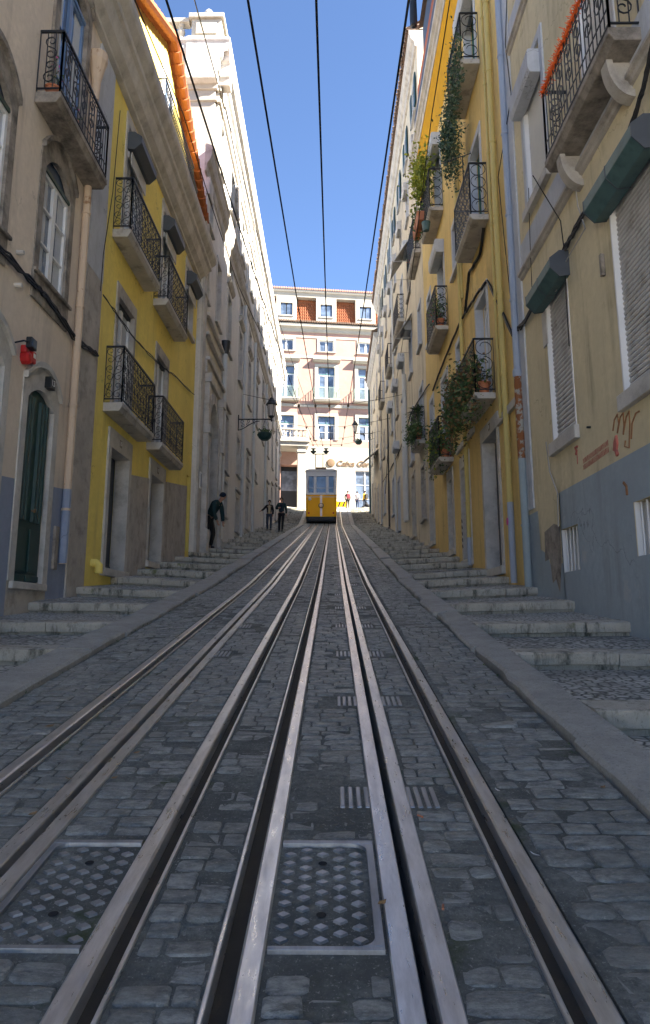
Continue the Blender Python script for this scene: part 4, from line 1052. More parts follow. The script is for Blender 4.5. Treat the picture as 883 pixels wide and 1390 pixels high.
# white ground floor, right: shop front with sign; left: porch with balustrade
m = MB(); m.box(F, -2.2, 2.9, 11.0, 17.9, 0, .12); m.box(F, 4.9, 11, 11.0, 17.9, 0, .12); m.box(F, 2.9, 4.9, 15.6, 17.9, 0, .12); m.build('ground_floor_facing', 'offwhite', b5)
casement(F, [2.9, 4.9, 11.3, 15.6], b5, .1, 2, 3, 'paint_w', curtain=0, gl='glass_b')
m = MB(); m.box(F, -11, -2.0, 17.35, 17.95, 0, 2.6); m.box(F, -11, -1.9, 17.75, 18.05, 0, 2.75); pch = m.build('porch_roof', 'offwhite', b5, bevel=.02)
for u in (-3.05, -7.2, -11):
    m = MB(); m.box(F, u, u+.75, 11.0, 17.35, 1.7, 2.45); m.box(F, u-.08, u+.83, 16.8, 17.0, 1.62, 2.53); m.build('porch_column', 'offwhite', b5)
m = MB(); m.box(F, -11, -1.95, 18.05, 18.2, 2.3, 2.6); m.box(F, -11, -1.95, 18.95, 19.1, 2.3, 2.6); m.box(F, -2.25, -1.95, 18.2, 18.95, 2.3, 2.6); m.build('balustrade_rail', 'offwhite', b5)
for k in range(22):
    u = -2.55-.42*k
    if u < -10.8: break
    m = MB(); m.lathe(F(u, 18.2, 2.45), [(.11, 0), (.11, .07), (.05, .1), (.12, .25), (.05, .5), (.1, .62), (.11, .75)], 8); m.build('baluster', 'offwhite', b5)
for a, b in ((-4.5, -2.55), (-8.9, -5.5)):
    m = MB(); m.box(F, a, b, 11.2, 16.05, -1.25, -1.15); o = m.build('entrance_door', 'paint_bk', b5)
    m = MB(); m.box(F, a+.15, b-.15, 13.6, 15.6, -1.15, -1.12); m.build('pane', 'glass_b', o)
m = MB(); u = .46; v = 16.3; m.lathe(F(u, v, .12), [(.42, 0), (.42, .05), (.36, .06), (.34, .1), (.1, .12)], 20, F.N); lg = m.build('sign_emblem', 'bronze', b5)
text('Caixa Geral', F, 1.0, 16.25, .14, .80, 'bronze', b5, 'sign_lettering', shear=.25, ext=.04, bold=.012, align='LEFT')

# ================================================================== RIGHT: TAN HOUSE (near)
XR = 3.3; F = FR_
r1 = thing('tan_house', 'tan plastered house at the right edge with grey base and teal shutter boxes', 'house', (XR, 7, G(7)))
S1 = rect((784, 577), (740, 400), XR); S1[3] = 6.3
pr = 2.75
S2 = [S1[0]-2.78, S1[1]-2.63, 3.72, 6.3]
G1 = rect((789, 773), (762, 719.6), XR); G2 = rect((893, 750), (860.5, 682), XR); G2[0] = G2[1]-.72
W2 = [9.95, 11.0, 7.95, 10.3]; W2n = [7.25, 8.35, 7.44, 10.1]
hr = [S1, S2, W2, W2n, G1, G2]
for k in range(1, 2):
    for h in (S1, S2): hr.append([h[0]-5.56*k, h[1]-5.56*k, h[2], h[3]])
    hr.append([W2[0]-5.56*k, W2[1]-5.56*k, W2[2], W2[3]]); hr.append([W2n[0]-5.56*k, W2n[1]-5.56*k, W2n[2], W2n[3]])
for a, b in ((9.9, 10.95), (7.2, 8.3), (4.4, 5.5)): hr.append([a, b, 12.6, 14.8]); hr.append([a, b, 16.2, 18.2])
UE = 12.08
hr = [h for h in hr if h[0] > -5]
facade(F, -5.5, UE, -6, 19.6, hr, r1, 'tan', back=8)
for i, h in enumerate(hr):
    if h in (G1, G2):
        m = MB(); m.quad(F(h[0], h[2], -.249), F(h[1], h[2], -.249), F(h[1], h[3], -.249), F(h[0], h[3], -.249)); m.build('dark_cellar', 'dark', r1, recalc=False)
        m = MB(); n = 5
        for k in range(n): u = h[0]+(h[1]-h[0])*(k+.6)/n; m.tube([F(u, h[2], -.06), F(u, h[3], -.06)], .014, 6)
        m.build('cellar_window_bars', 'paint_w', r1)
        m = MB(); m.box(F, h[1]-.012, h[1]-.001, h[2], h[3], -.248, -.005); m.build('whitewashed_reveal', 'paint_w', r1)
        continue
    if h[2] < 4.5:
        shutter(F, h, r1, 'shutter', .07 if i == 0 else .062)
        m = MB(); m.box(F, h[0]-.07, h[1]+.07, h[2]-.19, h[2]-.002, -.05, .07); m.build('window_sill', 'stone_l', r1, bevel=.01)
        bx = roller_box(F, h[0]-.12, h[1]+.10, h[3]-.40, h[3]-.02, .27, r1, 'paint_teal', 'shutter_box')
        for q in (h[0]-.126, (h[0]+h[1])/2-.01, h[1]+.098):
            m = MB(); m.prof(F, [(0, h[3]-.385), (.15, h[3]-.405), (.275, h[3]-.27), (.275, h[3]-.125), (.135, h[3]-.013), (0, h[3]-.013)], q, q+.012); m.build('joint_strip', 'shade_grey', bx)
    elif h[2] < 8:
        shutter(F, h, r1, 'paint_w', .05)
        if h[2] > 7.6:
            m = MB(); m.box(F, h[0]-.16, h[1]+.16, h[2]-.16, h[2]-.001, -.05, .09); m.build('window_sill', 'stone_l', r1, bevel=.01)
            m = MB(); m.strip([F(u, v, .03) for u, v in ((h[0], h[2]), (h[0], h[3]), (h[1], h[3]), (h[1], h[2]))], [F(u, v, .03) for u, v in ((h[0]-.14, h[2]), (h[0]-.14, h[3]+.14), (h[1]+.14, h[3]+.14), (h[1]+.14, h[2]))], [F(u, v, 0) for u, v in ((h[0], h[2]), (h[0], h[3]), (h[1], h[3]), (h[1], h[2]))], [F(u, v, 0) for u, v in ((h[0]-.14, h[2]), (h[0]-.14, h[3]+.14), (h[1]+.14, h[3]+.14), (h[1]+.14, h[2]))]); m.build('window_surround', 'whitewash', r1)
            roller_box(F, h[0]+.0, h[1]+.12, h[3]-.62, h[3]-.2, .22, r1, 'whitewash', 'shutter_box', False)
    else:
        surround(F, h, .14, .03, r1, 'whitewash', sill=.12); casement(F, h, r1, .15, 2, 3, curtain=1)
bb = balcony(F, 6.66, 9.0, 7.43, .36, r1, th=.16, h=1.08, style='loops', mat='stone_d', corbels=2)
m = MB()
for k in range(260):          # tinsel: short bristles round the top rail
    u = 6.72+(8.98-6.72)*k/260; c = F(u, 8.50, .33)
    for q in range(5): m.tube([c, c+Vector((random.gauss(0, .035), random.gauss(0, .02), random.gauss(0, .035)))], .005, 3, cap=False)
for k in range(60):
    c = F(6.70, 8.40-.02*math.sin(k*.2), .33*k/60)
    for q in range(6): m.tube([c, c+Vector((random.gauss(0, .02), random.gauss(0, .035), random.gauss(0, .04)))], .005, 3, cap=False)
m.tube([F(6.72, 8.5, .33), F(8.98, 8.5, .33)], .022, 6); m.tube([F(6.7, 8.4, .0), F(6.7, 8.4, .33)], .022, 6)
t = m.build('tinsel_garland', 'garland'); tag(t, 'orange tinsel garland wound along the top rail of the near right balcony', 'garland')
for z0, z1 in ((7.02, 7.62), (11.5, 12.1)):
    m = MB(); m.box(F, -5.5, 11.62, z0+.09, z1, 0, .012); m.build('frieze_band', 'whitewash', r1)
    m = MB(); m.prof(F, [(0, z0-.05), (.035, z0-.03), (.05, z0+.01), (.085, z0+.03), (.085, z0+.075), (.03, z0+.09), (0, z0+.09)], -5.5, 11.66); m.build('string_course', 'stone', r1)
m = MB(); m.box(F, 11.66, UE-.04, 3.0, 19.5, 0, .03); m.build('corner_strip', 'whitewash', r1)
topR = lambda u: 3.03 if u < 10.35 else 3.03-.5
segs = [(-5.5, G2[0]), (G2[1], G1[0]), (G1[1], 10.36)]
m = MB()
for a, b in segs: m.quad(F(a, -2, .004), F(b, -2, .004), F(b, 3.03, .004), F(a, 3.03, .004))
for h in (G1, G2):
    for v0, v1 in ((-2, h[2]), (h[3], 3.03)): m.quad(F(h[0], v0, .004), F(h[1], v0, .004), F(h[1], v1, .004), F(h[0], v1, .004))
# ragged far end where plaster has come off
pts = [(10.36, -2), (UE, -2), (UE, 2.93), (11.5, 2.93), (11.45, 2.3), (11.1, 2.2), (10.9, 1.9), (10.6, 2.05), (10.36, 2.0)]
m.add([F(u, v, .004) for u, v in pts], [tuple(range(len(pts)))])
m.build('painted_base', 'greyblue', r1, recalc=False)
m = MB(); pts = [(10.42, 2.55), (10.7, 2.62), (11.2, 2.55), (11.25, 2.1), (11.0, 2.12), (10.92, 1.75), (10.75, 1.8), (10.6, 1.6), (10.45, 2.0)]
m.add([F(u, v, .006) for u, v in pts], [tuple(range(len(pts)))]); m.build('bare_plaster_patch', 'stone_d', r1, recalc=False)
# red stencilled words and sprayed scribbles
def pr_(x, y): return PX(x, y, XR)
m = MB(); A = pr_(793, 637); B = pr_(828, 612); n = 22; rg = random.Random(5)
for i in range(n):
    a = i/n; u = A[0]+(B[0]-A[0])*a; v = A[1]+(B[1]-A[1])*a; w = abs(B[0]-A[0])/n
    for row in (0, 1):
        z = v-.01+row*.085
        for s in range(2): 
            x0 = u-w*.4*s; m.box(F, x0-w*.15, x0, z, z+.065, .0045, .0055)
        m.box(F, u-w*.55, u, z+rg.choice([0, .025, .055]), z+rg.choice([0, .025, .055])+.012, .0046, .0056)
m.build('stencilled_words', 'graf', r1)
def spray(pts, r, mat, nm): 
    m = MB(); P = [F(*pr_(x, y), .006) for x, y in pts]; m.tube(P, r, 4, F.N, cap=True); return m.build(nm, mat, r1)
spray([(836, 612), (837, 600), (838, 593), (839, 602), (838, 611), (840, 618)], .03, 'graf', 'spray_mark')
spray([(783, 617), (784, 612), (782, 608), (785, 606)], .02, 'graf', 'spray_mark'); spray([(785, 630), (784, 612)], .006, 'graf', 'spray_mark')
spray([(833, 585), (835, 570), (839, 562), (841, 575), (839, 588), (843, 566), (847, 560), (848, 578), (847, 590), (851, 566), (855, 558), (856, 575), (855, 608), (849, 606), (850, 598)], .009, 'graf2', 'sprayed_scribble')
spray([(858, 596), (859, 575), (864, 561), (869, 558)], .009, 'graf2', 'sprayed_scribble'); spray([(848, 655), (852, 660), (853, 672)], .02, 'graf2', 'spray_mark')
# pipes at the house end
drainpipe(F, [(12.0, 5.95), (12.0, 19.2)], .06, r1, 'pipe_b'); 
m = MB(); m.tube([F(12.0, 3.9, .08), F(12.0, 5.4, .08)], .07, 10, F.U); o = m.build('drainpipe', 'rust', r1); o['label'] = 'rusty lower stretch of the drainpipe'
m = MB(); m.tube([F(12.0, 5.4, .08), F(12.0, 5.95, .08)], .06, 10, F.U); m.lathe(F(12.0, 5.35, .08), [(.07, 0), (.085, .03), (.085, .12), (.065, .16)], 10); m.build('drainpipe', 'pipe_b', r1)
drainpipe(F, [(12.0, 1.62), (12.0, 3.9)], .065, r1, 'pipe_g')
m = MB(); m.prof(F, [(0, 19.2), (.1, 19.25), (.15, 19.4), (.4, 19.55), (.4, 19.65), (0, 19.7)], -5.5, UE); m.build('eaves_cornice', 'stone', r1)
m = MB(); m.quad(F(-5.5, 19.72, .4), F(UE, 19.72, .4), F(UE, 20.6, -3), F(-5.5, 20.6, -3)); m.build('roof', 'tile_old', r1, recalc=False)
for x, y in ((863, 790), (802, 580), (724, 795)):
    u, v = pr_(x, y)
    if x == 802: m = MB(); m.tube([F(u, v, 0), F(u, v, .05)], .015, 6); m.build('wall_bolt', 'iron', r1)
m = MB(); u, v = pr_(821, 362); m.box(F, u-.03, u+.03, v-.12, v+.16, .004, .05); m.build('shutter_winder', 'stone_d', r1)
m = MB(); u, v = pr_(741, 440); m.box(F, u-.1, u+.12, v-.35, v+.2, .004, .02); m.build('bare_plaster_patch', 'stone_l', r1)

# ================================================================== RIGHT: OCHRE HOUSE
r2 = thing('ochre_house', 'ochre house with plant filled iron balconies and yellow drainpipes beyond the tan house', 'house', (XR, 18, G(18)))
Y0, Y1 = 12.09, 24.3
D1 = rect((684, 768), (656, 602), XR); D2 = rect((641.5, 757), (627, 638), XR); D3 = rect((618, 745), (609, 655), XR); D4 = [23.2, 24.1, 3.7, 5.9]
ho = [D1, D2, D3, D4]
opn = []
for a in (14.4, 19.75):
    for z, t_ in ((5.72, 2.45), (9.55, 2.4), (13.4, 2.3)): opn.append([a, a+1.1, z, z+t_])
mid = []
for z in (6.9, 10.3, 14.0): mid.append([17.25, 18.15, z, z+1.35])
ho += opn+mid+[[22.6, 23.4, 10.4, 12], [22.6, 23.4, 6.9, 8.3]]
facade(F, Y0, Y1, -6, 17.9, ho, r2, 'ochre', back=8, rev=.27)
for h in ho[:4]: 
    surround(F, h, .16, .03, r2, 'stone_l', wt=.3, name='door_surround', back=-.255)
    panel_door(F, h, r2, 'paint_bk' if h is not D4 else 'paint_g', .26, 1 if h[1]-h[0] < 1.1 else 2)
    m = MB(); m.box(F, h[0]-.16, h[1]+.16, h[2]-.16, h[2], -.26, .08); m.build('doorstep', 'stone_l', r2, bevel=.01)
plate(F, (D1[0]+D1[1])/2-.1, D1[3]+.16, .15, .15, '8', r2, bg='stone_d', d=.035)
plate(F, (D2[0]+D2[1])/2, D2[3]+.2, .13, .17, '6', r2, bg='paint_bk', d=.035)
for h in ho[4:]:
    win = h[3]-h[2] < 2
    surround(F, h, .13, .025, r2, 'whitewash', sill=.1 if win else None, wt=.16)
    casement(F, h, r2, .2, 2, 2 if win else 3, 'paint_gl' if h[2] > 9 and not win else 'paint_w', curtain=1)
bs = [(14.0, 15.95, 5.72, .43, 1.15, 'circle'), (19.2, 21.15, 5.55, .41, 1.15, 'scrollc'), (19.3, 21.3, 9.4, .37, 1.2, 'scrollc'), (13.88, 15.8, 9.6, .40, 1.2, 'scrollc'), (19.5, 21.5, 13.23, .42, 1.25, 'scrollc'), (14.05, 15.9, 13.5, .43, 1.2, 'circle')]
for u0, u1, z, p, hh_, st in bs: balcony(F, u0, u1, z, p, r2, th=.13, h=hh_, style=st, mat='slab')
for q in ((12.2, D1[0]-.2, 4.95, 5.1, 0, .07), (16.2, 18.6, 5.45, 5.6, 0, .06), (21.6, 22.6, 5.9, 6.0, 0, .05)): m = MB(); m.box(F, *q); m.build('string_course', 'stone_l', r2, bevel=.01)
# cove, cornice, slate blue attic and brick
m = MB(); m.prof(F, [(0, 16.2), (.05, 16.5), (.14, 16.95), (.28, 17.3), (0, 17.3)], Y0, Y1); m.build('cove_frieze', 'amber', r2)
m = MB(); m.prof(F, [(0, 17.302), (.30, 17.302), (.32, 17.42), (.38, 17.46), (.38, 17.55), (.46, 17.6), (.46, 17.75), (0, 17.85)], Y0, Y1); m.build('cornice', 'stone_l', r2)
m = MB(); m.box(F, Y0, Y1-.2, 17.82, 19.6, -3, .2); m.build('attic_cladding', 'bluecover', r2)
m = MB(); m.box(F, 17, 24.1, 19.6, 20.9, -2.5, .05); m.build('attic_brick', 'brick', r2)
m = MB(); m.box(F, 17, 22.6, 20.9, 22.2, -2.6, .0); m.build('attic_cladding', 'bluecover', r2)
m = MB(); m.quad(F(17, 22.21, .15), F(22.6, 22.21, .15), F(22.6, 23.2, -3), F(17, 23.2, -3)); m.build('roof', 'tile_old', r2, recalc=False)
drainpipe(F, [(12.95, 1.85), (12.95, 3.3)], .06, r2, 'pipe_b'); drainpipe(F, [(12.95, 3.3), (12.95, 16.3)], .058, r2, 'pipe_y')
drainpipe(F, [(17.0, 2.45), (17.0, 3.1)], .055, r2, 'pipe_b'); drainpipe(F, [(17.0, 3.1), (17.0, 16.3)], .052, r2, 'pipe_y')
drainpipe(F, [(13.35, 5), (13.35, 16.3)], .03, r2, 'pipe_y'); drainpipe(F, [(16.7, 9), (16.7, 16.3)], .03, r2, 'pipe_y')
for h, p in ((17.3, (18.6, 19.35)),):
    pass
def rbox(u0, u1, z, label=None, par=None, proj=.28):
    o = roller_box(F, u0, u1, z, z+.42, proj, par or r2, 'whitewash', 'shutter_box', False); 
    return o
rbox(19.6, 21.0, 11.82); rbox(19.65, 20.95, 15.4); rbox(14.3, 15.6, 15.4)
m = MB()
for k in range(14):      # pale scribbles on the reveal pilaster of the second door
    u = D2[1]-.02; 
for cu in range(5):
    v = 3.0+.16*cu; m.tube([F(D2[1]+.03+.05*math.cos(w*.8), v+.05*math.sin(w*1.1), .035) for w in range(12)], .006, 4, F.N, cap=False)
m.build('sprayed_scribble', 'paint_bk', r2)
m = MB(); u, v = 12.97, 2.95; m.lathe(F(u, v, .14), [(.001, 0), (.07, .001), (.07, .006), (.001, .007)], 14, F.N); m.build('pink_sticker', 'flower', r2)
# TV aerial clamped on the balcony rail
t = thing('tv_aerial', 'small tv aerial clamped to the upper middle balcony of the ochre house', 'aerial', tuple(F(14.2, 10.8, .4)))
m = MB(); m.tube([F(14.3, 10.3, .42), F(14.3, 11.25, .42)], .014, 5); m.build('mast', 'iron', t)
m = MB(); m.tube([F(14.0, 11.1, .3), F(14.5, 11.2, .85)], .01, 4)
for k in range(6): c = F(14.0+.09*k, 11.1+.018*k, .3+.1*k); m.tube([c-Vector((.0, .08, .1)), c+Vector((0, .08, .1))], .006, 4)
m.build('antenna_rods', 'iron', t)

# ================================================================== RIGHT: CREAM HOUSES (far)
r3 = thing('cream_house', 'long weathered cream house with dark tile eaves on the right beyond the ochre house', 'house', (XR, 36, G(36)))
Y0, Y1 = 24.31, 49.5; VT = 23.7
hc = []; bays3 = [25.2+3.15*i for i in range(8)]
for i, u in enumerate(bays3):
    g = G(u)
    hc.append([u, u+1.0, g+(.35 if i % 2 else 1.1), g+(2.8 if i % 2 else 3.0)])
    for z, hh_ in ((7.5, 2.1), (11.2, 1.6), (14.75, 2.2), (18.2, 1.5), (20.9, 1.35)):
        if z > g+3.3: hc.append([u, u+(.95 if hh_ > 2 else .8), z, z+hh_])
facade(F, Y0, Y1, -6, VT, hc, r3, 'cream', back=5)
for i, h in enumerate(hc):
    surround(F, h, .13, .035, r3, 'whitewash' if i % 3 else 'stone', sill=.1)
    if h[2] < G(h[0])+2: panel_door(F, h, r3, ['paint_g', 'paint_bk', 'paint_g', 'bronze'][i % 4], .2, 1)
    else:
        casement(F, h, r3, .16, 2, 2, ['paint_w', 'paint_gl'][i % 2], curtain=i % 2)
        if h[2] > 20: 
            for s in (0, 1):
                a = h[0]-.45 if s == 0 else h[1]+.05
                m = MB(); m.box(F, a, a+.4, h[2], h[3], .036, .075); m.build('open_shutter', 'paint_g', r3)
        elif h[2] > 18: roller_box(F, h[0]-.05, h[1]+.05, h[3]-.3, h[3]+.1, .22, r3, 'shutter', 'shutter_box', False)
for u0, u1, z, p, st in ((24.75, 27.0, 14.72, .30, 'scrollc'), (31.1, 33.4, 14.72, .32, 'scrollc'), (24.95, 26.6, 7.48, .34, 'scroll'), (37.2, 39.4, 14.72, .3, 'bars'), (43.6, 45.6, 14.72, .3, 'bars')):
    balcony(F, u0, u1, z, p, r3, th=.14, h=1.2, style=st)
for u, z in ((28.3, 13.0), (31.4, 12.75), (34.6, 12.6), (28.4, 16.7), (34.6, 9.4), (37.7, 12.4)): rbox(u, u+1.1, z, par=r3, proj=.3)
for u, z in ((27.9, 17.0), (27.9, 13.6)):
    m = MB(); m.add([F(u, z, .02), F(u+1.7, z, .02), F(u+1.7, z-1.15, .75), F(u, z-1.15, .75), F(u, z-.03, .02), F(u+1.7, z-.03, .02), F(u+1.7, z-1.18, .75), F(u, z-1.18, .75)], [(0, 1, 2, 3), (4, 5, 6, 7), (0, 1, 5, 4), (2, 3, 7, 6), (0, 3, 7, 4), (1, 2, 6, 5)])
    m.tube([F(u, z-1.1, 0), F(u, z-1.15, .75)], .012, 4); m.tube([F(u+1.7, z-1.1, 0), F(u+1.7, z-1.15, .75)], .012, 4); m.build('drop_awning', 'shutter', r3)
def tiled_eaves(F, u0, u1, v, proj, par):
    m = MB(); m.box(F, u0, u1, v-.02, v+.03, -.4, proj-.06)
    n = int((u1-u0)/.24)
    for i in range(n):
        u = u0+.12+(u1-u0-.2)*i/n; m.tube([F(u, v+.07+random.gauss(0, .008), proj+random.gauss(0, .015)), F(u, v+.5, -.9)], .105, 6, None)
    m.quad(F(u0, v+.1, proj-.05), F(u1, v+.1, proj-.05), F(u1, v+1.9, -2.5), F(u0, v+1.9, -2.5)); m.quad(F(u1, v+1.9, -2.5), F(u0, v+1.9, -2.5), F(u0, v+.1, -5), F(u1, v+.1, -5))
    o = m.build('tiled_roof', 'tile_old', par)
    m = MB(); m.prof(F, [(0, v-.75), (.08, v-.72), (.12, v-.5), (.22, v-.4), (.3, v-.1), (.3, v-.021), (0, v-.021)], u0, u1); m.build('eaves_moulding', 'stone', par)
tiled_eaves(F, Y0, Y1, 23.75, .42, r3)
m = MB(); m.extr([F(Y0, 23.7, 0), F(Y0, 25.6, -2.5), F(Y0, 23.7, -5)], F.U*.25); m.build('gable_top', 'cream', r3)
m = MB(); m.box(F, 24.4, 25.6, 22.5, 25.6, -1.9, -.5); m.box(F, 24.34, 25.66, 25.6, 25.75, -1.96, -.44); m.build('chimney', 'brick', r3)
m = MB(); m.box(F, 36, 36.9, 23.8, 25.7, -1.4, -.6); m.build('chimney', 'cream', r3)
for u in (30.45, 30.95): drainpipe(F, [(u, 5.3), (u, 11.8 if u < 30.6 else 10.5)], .10, r3, 'pipe_w', d=.14)
drainpipe(F, [(36.4, 5.5), (36.4, 23)], .05, r3, 'pipe_w'); drainpipe(F, [(46.2, 7.5), (46.2, 23)], .05, r3, 'stone')
m = MB(); m.tube([F(40.5, G(40.5)+.3, .1), F(40.5, 13.5, .1)], .045, 6); m.tube([F(40.5, 11, .1), F(43, 8.6, .1)], .02, 5); m.build('service_conduit', 'iron', r3)
r4 = thing('corner_house', 'last cream house on the right where the street meets the square', 'house', (XR, 55, G(55)))
Y0, Y1 = 49.51, 61.0
hk = []
for i, u in enumerate([50.6, 54.0, 57.6]):
    g = G(u); hk.append([u, u+1.2, g+.35, g+2.9])
    for z in (13.6, 17.2): hk.append([u, u+.95, z, z+1.9])
facade(F, Y0, Y1, -6, 21.6, hk, r4, 'cream', back=5)
for i, h in enumerate(hk):
    surround(F, h, .15, .04, r4, 'stone_l', sill=.1)
    if h[2] < 11.5 and h[3] < 13: panel_door(F, h, r4, 'paint_bk', .2, 2)
    else: casement(F, h, r4, .16, 2, 3, 'paint_w', curtain=1)
tiled_eaves(F, Y0, Y1+.2, 21.65, .42, r4)
m = MB(); m.add([F(50.3, 13.1, .02), F(56.5, 14.1, .02), F(56.5, 13.3, 1.0), F(50.3, 12.3, 1.0), F(50.3, 13.05, .02), F(56.5, 14.05, .02), F(56.5, 13.2, 1.0), F(50.3, 12.1, 1.0)], [(0, 1, 2, 3), (4, 5, 6, 7), (0, 1, 5, 4), (2, 3, 7, 6), (0, 3, 7, 4), (1, 2, 6, 5)]); m.build('shop_awning', 'stone_d', r4)
m = MB(); m.tube([F(Y1+.06, G(Y1), .06), F(Y1+.06, 21, .06)], .11, 8); m.build('corner_pipe', 'paint_g', r4)
# ================================================================== PLANTS ON BALCONIES
F = FR_
def fo(name, label, cat, loc, centers, n, size, spread, droop=0, mat='leaf', flower=None, extra=None):
    t = thing(name, label, cat, loc); f = MB(); leaves(f, centers, int(n*1.15), size, spread, droop); f.build('foliage', mat, t, recalc=False)
    if extra: q = MB(); leaves(q, centers, int(n*extra[1]), size*.9, [s*1.05 for s in spread], droop, .7); q.build('dry_foliage', extra[0], t, recalc=False)
    q = MB()
    q.tube([Vector(centers[0])+Vector((.03, 0, -.3))]+[Vector(c)+Vector((random.gauss(0, .04), 0, random.gauss(0, .05))) for c in centers]+[Vector(centers[-1])+Vector((-.06, .04, .2))], .010, 5)
    q.build('stems', 'bronze', t)
    return t
B = lambda u, v, d: tuple(F(u, v, d))
fo('climbing_plant', 'brown and green overgrown plant spilling over the low balcony beside the yellow drainpipe', 'plant', B(15.2, 5.8, .4), [B(14.2+.25*k, 6.1+.12*(k % 3), .38) for k in range(9)], 2300, .085, (.11, .16, .24), .5, 'leaf', extra=('leaf_dry', .55))
fo('trailing_plant', 'green trailing plant with dry twigs hanging from the far end of that low balcony', 'plant', B(16.0, 5.9, .5), [B(15.8+.2*k, 6.5-.1*k, .45) for k in range(6)], 1300, .09, (.12, .2, .28), .5, 'leaf', extra=('leaf_dry', .5))
fo('hanging_ivy', 'blue green ivy hanging down under the topmost ochre house balcony', 'plant', B(15, 13.3, .45), [B(14.0+.22*k, 13.7-.09*k, .5) for k in range(10)], 2000, .075, (.07, .14, .3), .75, 'leaf_blue')
fo('ivy_clump', 'dense dark ivy clump at the far end of the topmost ochre balcony', 'plant', B(16, 12.6, .4), [B(15.8, 12.6, .4), B(15.9, 12.3, .35), B(15.7, 12.9, .42)], 1300, .075, (.12, .22, .26), .4, 'leaf_blue')
fo('lime_shrub', 'bright lime leafed shrub on the third floor balcony of the ochre house', 'plant', B(20.8, 14.5, .45), [B(20.3+.25*k, 15.1-.1*(k % 2), .45) for k in range(5)], 1400, .12, (.16, .22, .4), 0, 'leaf_lime')
fo('hanging_geranium', 'leafy plant in the trough at the far end of the third floor balcony', 'plant', B(21.8, 13.6, .5), [B(21.3+.15*k, 13.9, .5) for k in range(4)], 400, .09, (.1, .15, .2), .3, 'leaf')
fo('balcony_shrub', 'green potted shrubs filling the lowest planted balcony of the ochre house', 'plant', B(20, 6, .3), [B(19.4+.3*k, 6.15, .28) for k in range(6)], 1300, .09, (.12, .2, .3), .2, 'leaf', extra=('leaf_lime', .2))
fo('small_shrub', 'dark small leafed shrub with red flowers on the second floor balcony', 'plant', B(19.6, 9.9, .25), [B(19.5+.3*k, 10.1, .22) for k in range(4)], 500, .07, (.1, .16, .2), .1, 'leaf')
fo('fern_clump', 'green ferny plant spilling from the low balcony of the cream house', 'plant', B(24.9, 8, .3), [B(24.7+.25*k, 7.9, .35) for k in range(5)], 900, .10, (.14, .2, .2), .25, 'leaf')
t = pot(B(25.2, 7.5, .2), .13, .5, 'spiky dracaena on a tall stem standing on the cream house balcony', 'leaf', 90, .62, blade=2)
for k, (u, z, d, r, h, lab, pl, fl) in enumerate([
    (14.15, 5.73, .2, .13, .24, 'terracotta pot with leafy plant at the near end of the low balcony', 'leaf', None),
    (19.35, 5.56, .2, .13, .22, 'terracotta pot at the near end of the lowest planted balcony', 'leaf', 'flower_r'),
    (19.5, 9.41, .2, .12, .24, 'red pot with dark leaves on the second floor balcony', 'leaf', 'flower_r'),
    (19.9, 9.41, .2, .14, .2, 'wide terracotta bowl behind the red pot on the second floor balcony', 'leaf_blue', None),
    (26.2, 14.73, .16, .12, .22, 'small pot with orange flowers on the upper cream house balcony', 'leaf', 'flower_r')]):
    pot(B(u, z, d), r, h, lab, pl, 90, .07, (.1, .1, .1), .1, fl)
# red-brown window troughs and a turquoise bucket
for k, (u, lab) in enumerate([(20.9, 'red brown planter trough hung outside the third floor rail, nearer one'), (21.6, 'red brown planter trough hung outside the third floor rail, farther one')]):
    t = thing('planter_trough', lab, 'planter', B(u, 13.5, .45)); m = MB(); m.prof(F, [(.43, 13.45), (.6, 13.45), (.64, 13.75), (.41, 13.75)], u-.3, u+.3); m.build('trough', 'terracotta', t)
    f = MB(); leaves(f, [B(u, 13.8, .52)], 120, .09, (.07, .2, .09)); f.build('foliage', 'leaf', t, recalc=False)
t = thing('bucket', 'turquoise bucket hanging below the third floor balcony of the ochre house', 'bucket', B(19.6, 12.5, .45)); m = MB(); m.lathe(B(19.7, 12.55, .5), [(.09, 0), (.13, .26), (.14, .27), (.12, .265), (.08, .02)], 12); m.build('pail', 'paint_teal', t)
m = MB(); c = Vector(B(19.7, 12.8, .5)); m.tube([c+Vector((-.13, 0, 0)), c+Vector((-.08, 0, .14)), c+Vector((0, 0, .19)), c+Vector((.08, 0, .14)), c+Vector((.13, 0, 0))], .006, 4); m.tube([c+Vector((0, 0, .19)), c+Vector((0, 0, .5))], .004, 4); m.build('handle', 'iron', t)
F = FL
pot(tuple(F(9.1, 8.57, .18)), .11, .17, 'terracotta pot with pink flowers at the near corner of the beige house balcony', 'leaf', 40, .05, (.06, .08, .14), 0, 'flower', up=.25)
pot(tuple(F(9.75, 8.57, .22)), .1, .14, 'pot of pink geraniums in the middle of the beige house balcony', 'leaf', 60, .05, (.06, .12, .1), .1, 'flower', up=.2)

